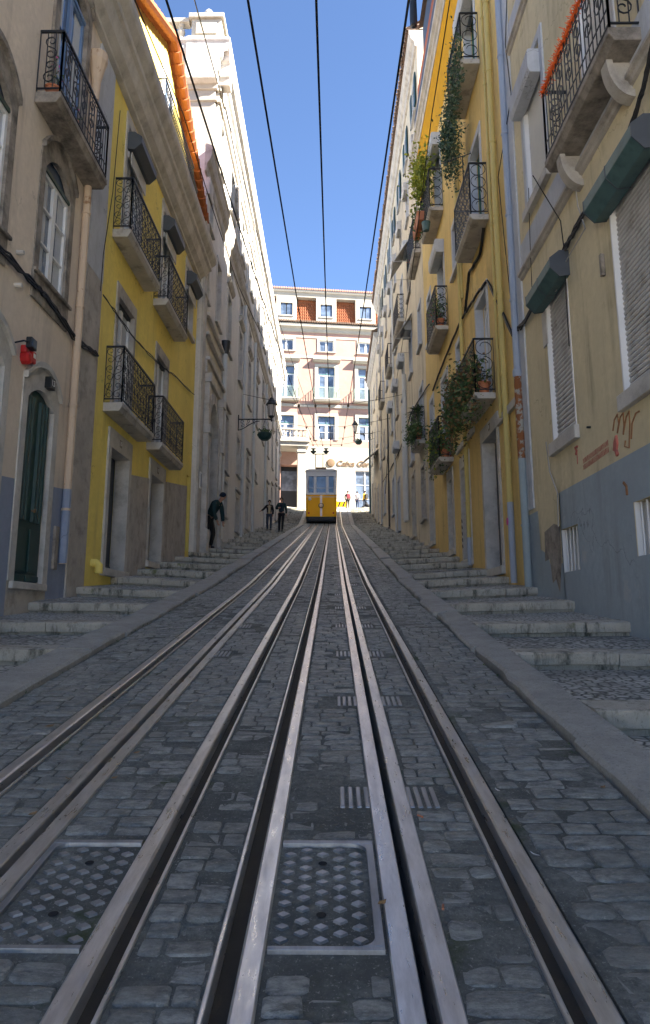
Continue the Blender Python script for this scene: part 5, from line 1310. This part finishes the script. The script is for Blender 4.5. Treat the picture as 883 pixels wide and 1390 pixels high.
# ================================================================== LAMPS
def wall_lamp(F, u, z, arm, label, blabel, s=1.0, fern='leaf'):
    t = thing('wall_lamp', label, 'street lamp', tuple(F(u, z, 0)))
    m = MB(); m.tube([F(u, z, 0), F(u, z, arm)], .03*s, 6); m.tube([F(u, z-.5*s, .02), F(u, z+.2*s, .02)], .025*s, 6)
    arc = [F(u, z-.48*s+.40*s*math.sin(i/10*math.pi/2)**1.6, .04+arm*.62*i/10) for i in range(11)]; m.tube(arc, .02*s, 5)
    for k in range(3):
        m.tube(scroll(F, .2*s+k*.24*s, 0, .36*s*(1-.18*k), lambda a, b, k=k: F(u, z-.19*s+.035*k+b, a), 1 if k % 2 else -1), .012*s, 5, F.U, cap=False)
    m.build('bracket', 'iron', t)
    c = F(u, z+.03, arm)
    m = MB(); m.lathe(c, [(.02, -.14), (.05, -.06), (.03, .0), (.1, .05), (.13, .1), (.12, .12)], 8); 
    for k in range(6):
        w = k*math.pi/3; a = c+Vector((.12*s*math.cos(w), .12*s*math.sin(w), .1)); b = c+Vector((.2*s*math.cos(w), .2*s*math.sin(w), .62*s)); m.tube([a, b], .012*s, 4)
    m.lathe(c, [(.24*s, .6*s), (.25*s, .64*s), (.16*s, .78*s), (.15*s, .82*s), (.09*s, .86*s), (.1*s, .9*s), (.06*s, .93*s), (.015, 1.0*s), (.01, 1.12*s)], 8); m.build('lantern_frame', 'iron', t)
    m = MB(); m.lathe(c, [(.11*s, .11), (.19*s, .6*s)], 6); m.build('lantern_glass', 'lampglass', t)
    b = thing('hanging_basket', blabel, 'hanging basket', tuple(F(u, z-.75, arm-.25)))
    q = F(u, z-.75, arm-.28); m = MB(); m.lathe(q, [(.02, -.2), (.15, -.19), (.27, -.08), (.31, .05), (.31, .12), (.28, .12)], 14); m.build('basket', 'paint_g', b)
    m = MB()
    for k in range(3): w = k*2.09; m.tube([q+Vector((.3*math.cos(w), .3*math.sin(w), .1)), F(u, z-.03, arm-.28)], .006, 4)
    m.build('chains', 'iron', b); f = MB(); leaves(f, [q+Vector((.12*math.cos(w), .12*math.sin(w), .18)) for w in range(6)], 260, .1, (.1, .1, .06)); f.build('foliage', fern, b, recalc=False)
wall_lamp(Fr((-4.1, 0, 0), (0, 1, 0), (1, 0, 0)), 30.2, PX(321, 564, -4.1)[1], 1.45, 'black lantern street lamp on a scrolled bracket on the white building at left', 'dark green hanging flower basket under the left street lamp')
wall_lamp(FR_, 57.5, 16.1, 1.45, 'lantern street lamp on the corner house at right near the square', 'hanging flower basket under the far right street lamp', 1.1)
# pendant luminaire, top right
t = thing('pendant_lamp', 'dark cylindrical lamp hanging high against the sky at top right', 'street lamp', (2.35, 21, 19.3)); c = Vector(PY(562, 37, 20.5)[0:1]+(20.5, PY(562, 37, 20.5)[1]))
m = MB(); m.lathe(c, [(.06, 0), (.12, .05), (.13, .3), (.12, .95), (.1, 1.0)], 10); m.build('lamp_body', 'iron', t)
m = MB(); m.lathe(c, [(.09, 1.0), (.12, 1.05), (.12, 1.6), (.05, 1.7)], 10); m.tube([c+Vector((0, 0, 1.6)), c+Vector((.1, 0, 2.3)), Vector((3.3, 20.5, c.z+2.4))], .03, 6); m.build('lamp_arm', 'iron', t)

# ================================================================== OVERHEAD WIRES
def cable(pts, r, label, sag=0, mat='rubber', cat='cable', name='cable', group=None, seg=10, jit=0):
    m = MB(); P = []
    for a, b in zip(pts[:-1], pts[1:]):
        a = Vector(a); b = Vector(b)
        for i in range(seg): 
            t = i/seg; P.append(a+(b-a)*t-Vector((0, 0, sag*4*t*(1-t)))+Vector((0, random.gauss(0, jit), random.gauss(0, jit))))
    P.append(Vector(pts[-1])); m.tube(P, r, 5); o = m.build(name, mat); tag(o, label, cat, group); return o
def trolley(x, label, xe=None, ye=56):
    zf = lambda y: 1.25+4.78+ (G(y)-.0)  - .1
    ys = [-8, 0, 8, 16, 25, 36, 46, ye]
    cable([(x if xe is None or y < 30 else x+(xe-x)*(y-30)/(ye-30), y, 6.0+G(max(y, -6)) + (0 if y > -6 else .13*(y+6))) for y in ys], .0125, label, cat='overhead wire', name='overhead_wire', group='overhead tramway wires', seg=4)
trolley(-1.5, 'leftmost overhead tramway wire'); trolley(-.76, 'second overhead tramway wire from the left'); trolley(-.14, 'third overhead wire from the left, near the middle of the sky'); trolley(.7, 'rightmost overhead tramway wire')
def span(y, z, label, zr=None): 
    xl = -4.0-.0; o = cable([(xl, y, z+.5), (-1.5, y, z+.02), (.7, y, z+.02), (3.3, y, (zr or z)+.5)], .010, label, .03, cat='span wire', name='span_wire', group='span wires holding the overhead wires')
    for x in (-1.5, -.76, -.14, .7):
        m = MB(); m.lathe((x, y, z-.05), [(.02, -.07), (.05, -.04), (.05, .04), (.02, .08)], 8); m.build('insulator', 'bronze', o)
for y, lab in ((31, 'nearest span wire strung across the street'), (40, 'span wire across the street second from the viewer'), (47, 'span wire across the street third from the viewer'), (54, 'farthest span wire across the street')): span(y, 6.06+G(y), lab)
# loose cables along the right and left walls
cable([(1.95, 4, 12.5), (2.5, 16, 13.6), (3.1, 30, 13.2), (3.28, 40, 12.4)], .013, 'black cable running down beside the right hand houses from the top edge', .1)
cable([(-3.4, 6, 11.0), (-3.5, 15, 12.9), (-3.6, 26, 13.8), (-2.0, 40, 13.2), (-.9, 58, 14.6)], .014, 'long black cable crossing in front of the yellow house gable and white building', .12)
cable([(-2.6, 6, 12.0), (-3.0, 20, 15.7), (-2.6, 34, 15.6), (-.9, 56, 14.9)], .013, 'thin black cable crossing the white palace front towards the square', .15)
WL = lambda x, y, d=.05: tuple(FL(*PX(x, y, XL), d)); WR = lambda x, y, d=.05: tuple(FR_(*PX(x, y, XR), d))
def bundle(pts, label, n=3, r=.013, mat='rubber'):
    t = thing('cable_bundle', label, 'cable bundle', pts[0])
    for k in range(n):
        m = MB(); P = []
        for a, b in zip(pts[:-1], pts[1:]):
            for i in range(6):
                q = Vector(a)+(Vector(b)-Vector(a))*i/6; P.append(q+Vector((0, random.gauss(0, .012), random.gauss(0, .015)+(k-1)*.022)))
        P.append(Vector(pts[-1])); m.tube(P, r, 5); m.build('cable', mat, t)
bundle([WL(-60, 280), WL(0, 344), WL(40, 385), WL(60, 405), WL(95, 456), WL(105, 466), WL(130, 483)], 'black cable bundle stapled along the beige house front below its window', 4, .016)
bundle([WL(137, 400), WL(165, 440), WL(190, 470), WL(215, 495), WL(233, 488+20), WL(262, 536)], 'thin brown cables running along the yellow house front', 2, .010)
cable([WL(160, 150), WL(150, 260), WL(137, 345), WL(133, 395)], .008, 'thin dark wire hanging down the near end of the yellow house', mat='rubber')
bundle([WR(900, 60, .1), WR(883, 125, .08), WR(860, 190, .07), WR(840, 225, .06), WR(793, 300), WR(772, 338), WR(750, 375), WR(717, 437), WR(700, 455)], 'black cable bundle running along the tan house above the teal shutter boxes', 4, .017)
cable([WR(700, 455), WR(665, 380), WR(650, 400), WR(628, 436), WR(600, 503), WR(590, 530)], .03, 'thick black cable running along the ochre house past the low balcony', mat='rubber', jit=.008)
cable([WR(660, 310), WR(655, 345), WR(640, 370), WR(634, 425)], .035, 'tangled black cables hanging under the middle balcony of the ochre house', mat='rubber', jit=.012)
cable([WR(757, 238, .36), WR(766, 300), WR(771, 340), WR(775, 420), WR(778, 470)], .008, 'thin black wire dropping from the big balcony past the far teal box', mat='rubber')
cable([WR(722, 255), WR(724, 330), WR(727, 400)], .006, 'thin wire on the tan wall between the corner strip and the far teal box')
cable([WR(785, 240), WR(790, 280), WR(800, 310), WR(770, 360), WR(760, 395), WR(748, 398)], .009, 'looping pale cable above the far teal shutter box', mat='cable_w')
cable([WR(692, 0), WR(690, 60), WR(698, 130), WR(680, 240), WR(689, 330), WR(700, 430)], .009, 'dark wire winding down between the two drainpipes on the right')
cable([WR(746, 600), WR(751, 640), WR(762, 670), WR(763, 715)], .009, 'pale cable running from the far shutter sill to the barred cellar window', mat='cable_w')
bundle([WR(585, 520), WR(560, 560), WR(545, 610), WR(530, 640), WR(520, 655)], 'black cable bundle along the cream house towards the awning', 2, .02)

# ================================================================== TRAM
TY = 53.2; TX = -.86; tz = G(TY)+.0
tr = thing('tram', 'yellow and white funicular tram climbing the left hand track at the top of the street', 'tram', (TX, TY, tz))
FT = Fr((TX, TY, tz), (1, 0, 0), (0, -1, 0))
def rounded(w, r, y0, L, n=5):
    pts = []
    for cx, cy, a0 in ((w-r, y0+r, -90), (w-r, y0+L-r, 0), (-w+r, y0+L-r, 90), (-w+r, y0+r, 180)):
        for i in range(n+1): a = R(a0+90*i/n); pts.append((cx+r*math.cos(a), cy+r*math.sin(a)))
    return pts
def hull(m, w, r, y0, L, z0, z1):
    P = [Vector((TX+x, TY+y, tz+z0)) for x, y in rounded(w, r, y0, L)]; m.extr(P, Vector((0, 0, z1-z0)))
m = MB(); hull(m, 1.15, .18, 0, 7, .55, 2.2); m.build('lower_body', 'tram_y', tr, bevel=.02)
m = MB(); hull(m, 1.13, .2, .04, 6.9, .22, .55); m.build('skirt', 'paint_bk', tr)
m = MB(); hull(m, 1.17, .18, -.02, 7.04, 2.2, 2.28); m.build('waist_rail', 'tram_w', tr)
# upper cab: posts, header, windows
m = MB(); zc, zt = 2.28, 3.62
for x0, x1 in ((-1.12, -1.0), (-.52, -.40), (.40, .52), (1.0, 1.12)): m.box(FT, x0, x1, zc, zt, -.16, .0)
m.box(FT, -1.12, 1.12, zt, 4.0, -.2, .02); m.box(FT, -1.0, 1.0, zc, zc+.08, -.14, -.01)
for s in (-1, 1):
    for k in range(6):
        y = .5+1.2*k; m.wbox(TX+s*1.12-.04, TX+s*1.12+.04, TY+y, TY+y+.12, tz+zc, tz+4.0)
    m.wbox(TX+s*1.12-.045, TX+s*1.12+.045, TY+.1, TY+6.9, tz+zt, tz+4.0)
m.build('upper_body', 'tram_w', tr, bevel=.012)
for i, (x0, x1) in enumerate(((-1.0, -.52), (-.40, .40), (.52, 1.0))):
    m = MB(); m.box(FT, x0, x1, zc+.08, zt, -.1, -.08); w = m.build('window', 'glass_b' if i == 1 else 'glass', tr)
    f = MB(); f.box(FT, x0, x0+.05, zc+.08, zt, -.08, -.05); f.box(FT, x1-.05, x1, zc+.08, zt, -.08, -.05); f.box(FT, x0, x1, zc+.42, zc+.46, -.08, -.05); f.build('window_frame', 'tram_w', w)
m = MB(); hull(m, 1.08, .2, .1, 6.8, zc, 3.95); m.build('side_glazing', 'glass', tr)
m = MB(); hull(m, 1.2, .3, -.12, 7.24, 4.0, 4.1); hull(m, 1.05, .3, .1, 6.8, 4.1, 4.2); m.build('roof', 'tram_w', tr, bevel=.03)
m = MB(); m.box(FT, -.42, .38, 4.1, 4.3, -.5, .0); m.build('roof_sign_box', 'bronze', tr)
m = MB(); c = FT(.0, 1.38, .0); m.lathe(c, [(.2, 0), (.2, .05), (.17, .08)], 16, FT.N); hl_ = m.build('headlight', 'bronze', tr); m = MB(); m.lathe(c, [(.155, .04), (.14, .1), (.05, .13)], 16, FT.N); m.build('headlight_lens', 'headlight', hl_)
m = MB(); c = FT(-.85, 1.88, 0); m.lathe(c, [(.12, 0), (.12, .04), (.06, .06)], 14, FT.N); m.build('crest_badge', 'tram_w', tr)
m = MB(); m.box(FT, -.08, .08, .58, 2.16, .001, .006); m.build('painted_glow_stripe', 'headlight', tr)  # reflected glow on the tram front, painted on as a pale stripe
m = MB(); m.box(FT, -1.15, 1.15, 2.02, 2.06, .0, .012); m.build('trim_line', 'tram_w', tr)
for s in (-1, 1):
    m = MB(); m.lathe(FT(s*.92, .82, 0), [(.07, 0), (.07, .03), (.03, .045)], 12, FT.N); m.build('tail_lamp', 'red', tr)
m = MB(); m.tube([FT(-.95, 2.5, .03), FT(-.95, 3.3, .03)], .018, 6); m.tube([FT(.95, 2.5, .03), FT(.95, 3.3, .03)], .018, 6); m.build('grab_rail', 'bronze', tr)
m = MB(); m.box(FT, -.9, .9, .3, .42, 0, .14); m.build('bumper', 'iron', tr, bevel=.02)
m = MB()
for x in (-.44, .12):
    m.tube([FT(x, 4.1, -1.0), FT(x, 5.55, -1.0)], .035, 6)
m.tube([FT(-.7, 5.55, -1), FT(.5, 5.55, -1)], .035, 6); m.tube([FT(-.44, 4.45, -1.0), FT(.12, 4.45, -1.0)], .02, 5)
for x in (-.62, .36):
    m.lathe(FT(x, 5.58, -1), [(.05, 0), (.22, .12), (.24, .2), (.1, .22), (.06, .34), (.2, .36), (.2, .4)], 10)
m.build('current_collector', 'paint_g', tr)
for s in (-.5, .5):
    for y in (1.2, 5.6):
        m = MB(); m.lathe((TX+s, TY+y, G(TY+y)+.3), [(.28, -.05), (.28, .05), (.1, .06)], 14, (1, 0, 0)); m.build('wheel', 'iron', tr)

# ================================================================== PEOPLE
def skin(name, J, E_, mat, parent, origin, rot, sub=1):
    """J: {key:(x,y,z,r)} ; E_: pairs"""
    keys = list(J); idx = {k: i for i, k in enumerate(keys)}
    me = bpy.data.meshes.new(name); me.from_pydata([J[k][:3] for k in keys], [(idx[a], idx[b]) for a, b in E_], [])
    o = bpy.data.objects.new(name, me); COL.objects.link(o); me.materials.append(M[mat])
    md = o.modifiers.new('skin', 'SKIN'); md.use_smooth_shade = True
    sv = me.skin_vertices[0].data
    for i, k in enumerate(keys):
        r = J[k][3]; sv[i].radius = r if isinstance(r, tuple) else (r, r); sv[i].use_root = (i == 0)
    s = o.modifiers.new('sub', 'SUBSURF'); s.levels = sub; s.render_levels = sub
    o.parent = parent; o.rotation_euler = (0, 0, rot); return o
def person(loc, rot, label, top, legs, hair, pose=None, h=1.75, extras=None):
    t = thing('person', label, 'person', loc); k = h/1.75; P = {
        'pelvis': (0, 0, .95), 'spine': (0, -.01, 1.12), 'chest': (0, -.01, 1.34), 'neck': (0, 0, 1.50), 'head0': (0, .015, 1.56), 'head1': (0, .02, 1.645), 'head2': (0, .01, 1.72), 'nose': (0, .115, 1.635),
        'shl': (-.17, -.01, 1.42), 'ell': (-.215, -.04, 1.15), 'wrl': (-.2, .07, .92), 'shr': (.17, -.01, 1.42), 'elr': (.215, -.04, 1.15), 'wrr': (.2, .07, .92),
        'hil': (-.09, 0, .90), 'knl': (-.10, .03, .50), 'anl': (-.10, -.02, .09), 'tol': (-.11, .13, .035), 'hir': (.09, 0, .90), 'knr': (.10, .03, .50), 'anr': (.10, -.02, .09), 'tor': (.11, .13, .035)}
    P.update(pose or {})
    for s in 'lr':
        w = Vector(P['wr'+s]); e = Vector(P['el'+s]); d = (w-e).normalized(); sd = d.cross(Vector((1, 0, 0))); sd = sd.normalized() if sd.length > .1 else Vector((0, 1, 0))
        P['pa'+s] = tuple(w+d*.07)
        for i, (o_, L) in enumerate(((-.028, .07), (-.009, .085), (.01, .08), (.028, .06))): P['f%d%s' % (i, s)] = tuple(w+d*(.075+L)+sd*o_+Vector((0, .012, 0)))
        P['th'+s] = tuple(w+d*.07+sd*-.05)
    RR = {'pelvis': (.13, .10), 'spine': (.115, .085), 'chest': (.14, .095), 'neck': .05, 'head0': .055, 'head1': (.078, .092), 'head2': (.066, .078), 'nose': .013, 'sh': .055, 'el': .04, 'wr': .027, 'pa': (.036, .018), 'hi': .085, 'kn': .058, 'an': .04, 'to': .035, 'th': .009}
    def rad(n, g=0):
        r = RR.get(n) or RR.get(n[:2]) or .0085
        return tuple((x+g)*k for x in r) if isinstance(r, tuple) else (r+g)*k
    def sub_(keys, g=0): return {q: tuple(c*k for c in P[q])+(rad(q, g),) for q in keys}
    E0 = [('pelvis', 'spine'), ('spine', 'chest'), ('chest', 'neck'), ('neck', 'head0'), ('head0', 'head1'), ('head1', 'head2'), ('head1', 'nose')]
    for s in 'lr': E0 += [('chest', 'sh'+s), ('sh'+s, 'el'+s), ('el'+s, 'wr'+s), ('wr'+s, 'pa'+s), ('wr'+s, 'th'+s), ('pelvis', 'hi'+s), ('hi'+s, 'kn'+s), ('kn'+s, 'an'+s), ('an'+s, 'to'+s)]+[('pa'+s, 'f%d%s' % (i, s)) for i in range(4)]
    keys = []; [keys.append(q) for e in E0 for q in e if q not in keys]
    skin('body', sub_(keys), E0, 'skin', t, loc, rot)
    ET = [('pelvis', 'spine'), ('spine', 'chest'), ('chest', 'neck')]+[e for s in 'lr' for e in (('chest', 'sh'+s), ('sh'+s, 'el'+s), ('el'+s, 'wr'+s))]
    J = sub_(['pelvis', 'spine', 'chest', 'neck', 'shl', 'ell', 'wrl', 'shr', 'elr', 'wrr'], .024); J['neck'] = J['neck'][:3]+(.062*k,)
    skin('jacket', J, ET, top, t, loc, rot)
    EL = [e for s in 'lr' for e in (('pelvis', 'hi'+s), ('hi'+s, 'kn'+s), ('kn'+s, 'an'+s))]
    J = sub_(['pelvis', 'hil', 'knl', 'anl', 'hir', 'knr', 'anr'], .014); J['pelvis'] = J['pelvis'][:3]+((.12*k, .1*k),)
    skin('trousers', J, EL, legs, t, loc, rot)
    for s in 'lr':
        J = sub_(['an'+s, 'to'+s], .012); skin('shoe', J, [('an'+s, 'to'+s)], 'paint_bk', t, loc, rot)
    hd = Vector(P['head2'])*k; h1 = Vector(P['head1'])*k; up = (hd-h1).normalized(); c = h1+up*.035*k+Vector((0, -.022, 0))*k
    rz = Matrix.Rotation(rot, 3, 'Z'); m = MB(); prof = [(.098*math.sin(a)*k, -.098*math.cos(a)*k*1.08) for a in [math.pi*(.38+.62*i/7) for i in range(8)]]
    m.lathe(rz @ c+Vector(loc), prof, 12, rz @ up); m.build('hair', hair, t, smooth=True)
    e = MB()
    for sx in (-.03, .03): e.lathe(rz @ (Vector(P['head1'])*k+Vector((sx, .083, .012))*k)+Vector(loc), [(.001, -.006), (.008, 0), (.001, .006)], 6, rz @ Vector((0, 1, 0)))
    e.build('eyes', 'paint_bk', t)
    if extras: extras(t, Vector(loc), rz, k)
    return t
for nm, c in (('cloth_navy', (.012, .02, .035)), ('cloth_black', (.012, .012, .014)), ('cloth_green', (.012, .035, .035)), ('cloth_jeans', (.03, .045, .07)), ('cloth_white', (.62, .62, .65)), ('cloth_yellow', (.65, .42, .02)), ('cloth_maroon', (.16, .02, .03)), ('hair_dark', (.015, .011, .009)), ('cloth_tan', (.42, .35, .22)), ('denim', (.02, .03, .07))):
    M[nm] = plain(nm, c, .85, 0, .25, 25, .2)
# man leaning out of the portal, hands low
zs = 3.40
lean = {'pelvis': (0, -.06, .90), 'spine': (0, .06, 1.05), 'chest': (0, .2, 1.23), 'neck': (0, .33, 1.36), 'head0': (0, .38, 1.40), 'head1': (0, .44, 1.47), 'head2': (0, .46, 1.545), 'nose': (0, .53, 1.44), 'shl': (-.16, .26, 1.30), 'ell': (-.22, .28, 1.02), 'wrl': (-.17, .34, .78), 'shr': (.16, .26, 1.30), 'elr': (.22, .28, 1.02), 'wrr': (.17, .36, .78), 'hil': (-.09, -.05, .86), 'hir': (.09, -.05, .86), 'knl': (-.12, .06, .48), 'knr': (.12, .02, .48)}
person((-4.0, 23.2, zs), R(-115), 'person in dark jacket and dark woollen cap leaning out of the stone portal', 'cloth_green', 'cloth_black', 'cloth_navy', lean, 2.0)
def gnd(x, y):
    side = 1 if x > 0 else -1; q = min(1, max(0, (abs(x)-(1.6 if x > 0 else 2.5))/(1.7)))
    return G(min(y, 66))+.075+offs(min(y, 66), side)*q-.05
def shirtfront(mat):
    def f(t, loc, rz, k):
        m = MB(); F_ = Fr(loc, rz @ Vector((1, 0, 0)), rz @ Vector((0, 1, 0))); m.prof(F_, [(.09, .98*k), (.135, 1.0*k), (.125, 1.2*k), (.145, 1.35*k), (.10, 1.44*k), (.08, 1.4*k)], -.06, .06); m.build('shirt_front', mat, t, bevel=.01)
    return f
person((-3.32, 37.4, gnd(-3.32, 37.4)), R(185), 'person in black jacket over a tan top and jeans, one arm reaching to the wall', 'cloth_black', 'cloth_jeans', 'hair_dark', {'elr': (.33, .04, 1.22), 'wrr': (.46, .14, 1.12), 'knl': (-.09, .08, .5), 'anl': (-.09, .06, .09), 'tol': (-.1, .2, .04)}, 1.62, shirtfront('cloth_tan'))
person((-2.72, 37.9, gnd(-2.72, 37.9)), R(178), 'tall person in dark green jacket and dark trousers walking down beside the one in black', 'cloth_green', 'cloth_black', 'hair_dark', {'knl': (-.07, .1, .5), 'anl': (-.06, .1, .09), 'tol': (-.07, .24, .04), 'ell': (-.24, -.02, 1.15), 'wrl': (-.25, .05, .92), 'elr': (.27, .02, 1.18), 'wrr': (.12, .16, 1.2)}, 1.86, shirtfront('cloth_navy'))
def backpack(mat):
    def f(t, loc, rz, k):
        m = MB(); F_ = Fr(loc, rz @ Vector((1, 0, 0)), rz @ Vector((0, -1, 0))); m.box(F_, -.16, .16, 1.02*k, 1.45*k, .1, .28); m.build('backpack', mat, t, bevel=.05)
    return f
PG = 11.12
person((1.42, 66.6, PG), R(10), 'person with maroon backpack and dark jacket seen from behind at the top of the street', 'cloth_black', 'cloth_black', 'hair_dark', {'ell': (-.3, -.1, 1.2)}, 1.75, backpack('cloth_maroon'))
person((2.3, 66.8, PG), R(-20), 'person in a white top standing between two others at the top of the street', 'cloth_white', 'denim', 'hair_dark', {}, 1.75)
person((3.05, 66.9, PG), R(40), 'person in a yellow jacket with black rucksack standing at the top right of the street', 'cloth_yellow', 'cloth_navy', 'hair_dark', {}, 1.82, backpack('cloth_black'))
m = MB(); c = Vector((3.2, 66.5, 11.12)); 
t = thing('rubbish_bags', 'black bags heaped on the ground beside the person in yellow', 'bags', tuple(c))
for k, (dx, dz, s) in enumerate(((-.28, .2, .24), (.2, .22, .27), (-.02, .42, .2))):
    m = MB(); m.lathe(c+Vector((dx, 0, 0)), [(.02, 0 if k < 2 else .3), (s, dz*.3 if k < 2 else .35), (s*1.1, dz if k < 2 else .45), (s*.7, dz*1.6 if k < 2 else .55), (.05, dz*1.8 if k < 2 else .62), (.08, dz*2 if k < 2 else .68)], 9); m.build('bag', 'cloth_black', t, smooth=True)
t = thing('road_barrier', 'yellow and black road barrier to the right of the tram', 'barrier', (.75, 66.4, 11.1))
m = MB(); m.box(W, .35, 1.25, 11.35, 11.85, 66.4, 66.44); bd = m.build('board', 'tram_y', t)
for k in range(2): 
    m = MB(); x = .45+.42*k; m.extr([(x, 66.396, 11.36), (x+.16, 66.396, 11.36), (x+.34, 66.396, 11.84), (x+.18, 66.396, 11.84)], Vector((0, .002, 0))); m.build('black_stripe', 'paint_bk', bd)
for x in (.42, 1.18): m = MB(); m.box(W, x-.03, x+.03, 11.1, 11.9, 66.45, 66.5); m.build('leg', 'iron', t)

# ================================================================== LIGHT, SKY, CAMERA
EL, AZ = R(39), R(105); EXPO = 3.12
w = bpy.data.worlds.new('World'); scene.world = w; w.use_nodes = True; t = w.node_tree
sk = t.nodes.new('ShaderNodeTexSky'); sk.sky_type = 'NISHITA'; sk.sun_disc = False; sk.sun_elevation = EL; sk.sun_rotation = AZ; sk.altitude = 50; sk.air_density = .6; sk.dust_density = .2; sk.ozone_density = 4.0
bg = t.nodes['Background']; bg.inputs['Strength'].default_value = .05; t.links.new(sk.outputs[0], bg.inputs[0])
ld = bpy.data.lights.new('sun', 'SUN'); ld.energy = 5; ld.angle = R(.53); ld.color = (1, .93, .82)
lo = bpy.data.objects.new('sun', ld); COL.objects.link(lo)
sd = Vector((math.sin(AZ)*math.cos(EL), math.cos(AZ)*math.cos(EL), math.sin(EL))); lo.rotation_euler = (-sd).to_track_quat('-Z', 'Y').to_euler(); lo.location = (20, -20, 40)
cd = bpy.data.cameras.new('camera'); co = bpy.data.objects.new('camera', cd); COL.objects.link(co); scene.camera = co
co.location = (0, 0, HC); co.matrix_world = Matrix.Translation((0, 0, HC)) @ Matrix((RT, UP, -FW)).transposed().to_4x4()
cd.sensor_fit = 'VERTICAL'; cd.sensor_height = 36; cd.sensor_width = 36; cd.lens = 36*978/1390; cd.shift_y = -45/1390; cd.clip_start = .05; cd.clip_end = 3000
vs = scene.view_settings; vs.view_transform = 'Standard'; vs.look = 'None'; vs.exposure = EXPO; vs.gamma = 1
scene.render.engine = 'CYCLES'; scene.cycles.max_bounces = 10; scene.cycles.diffuse_bounces = 8
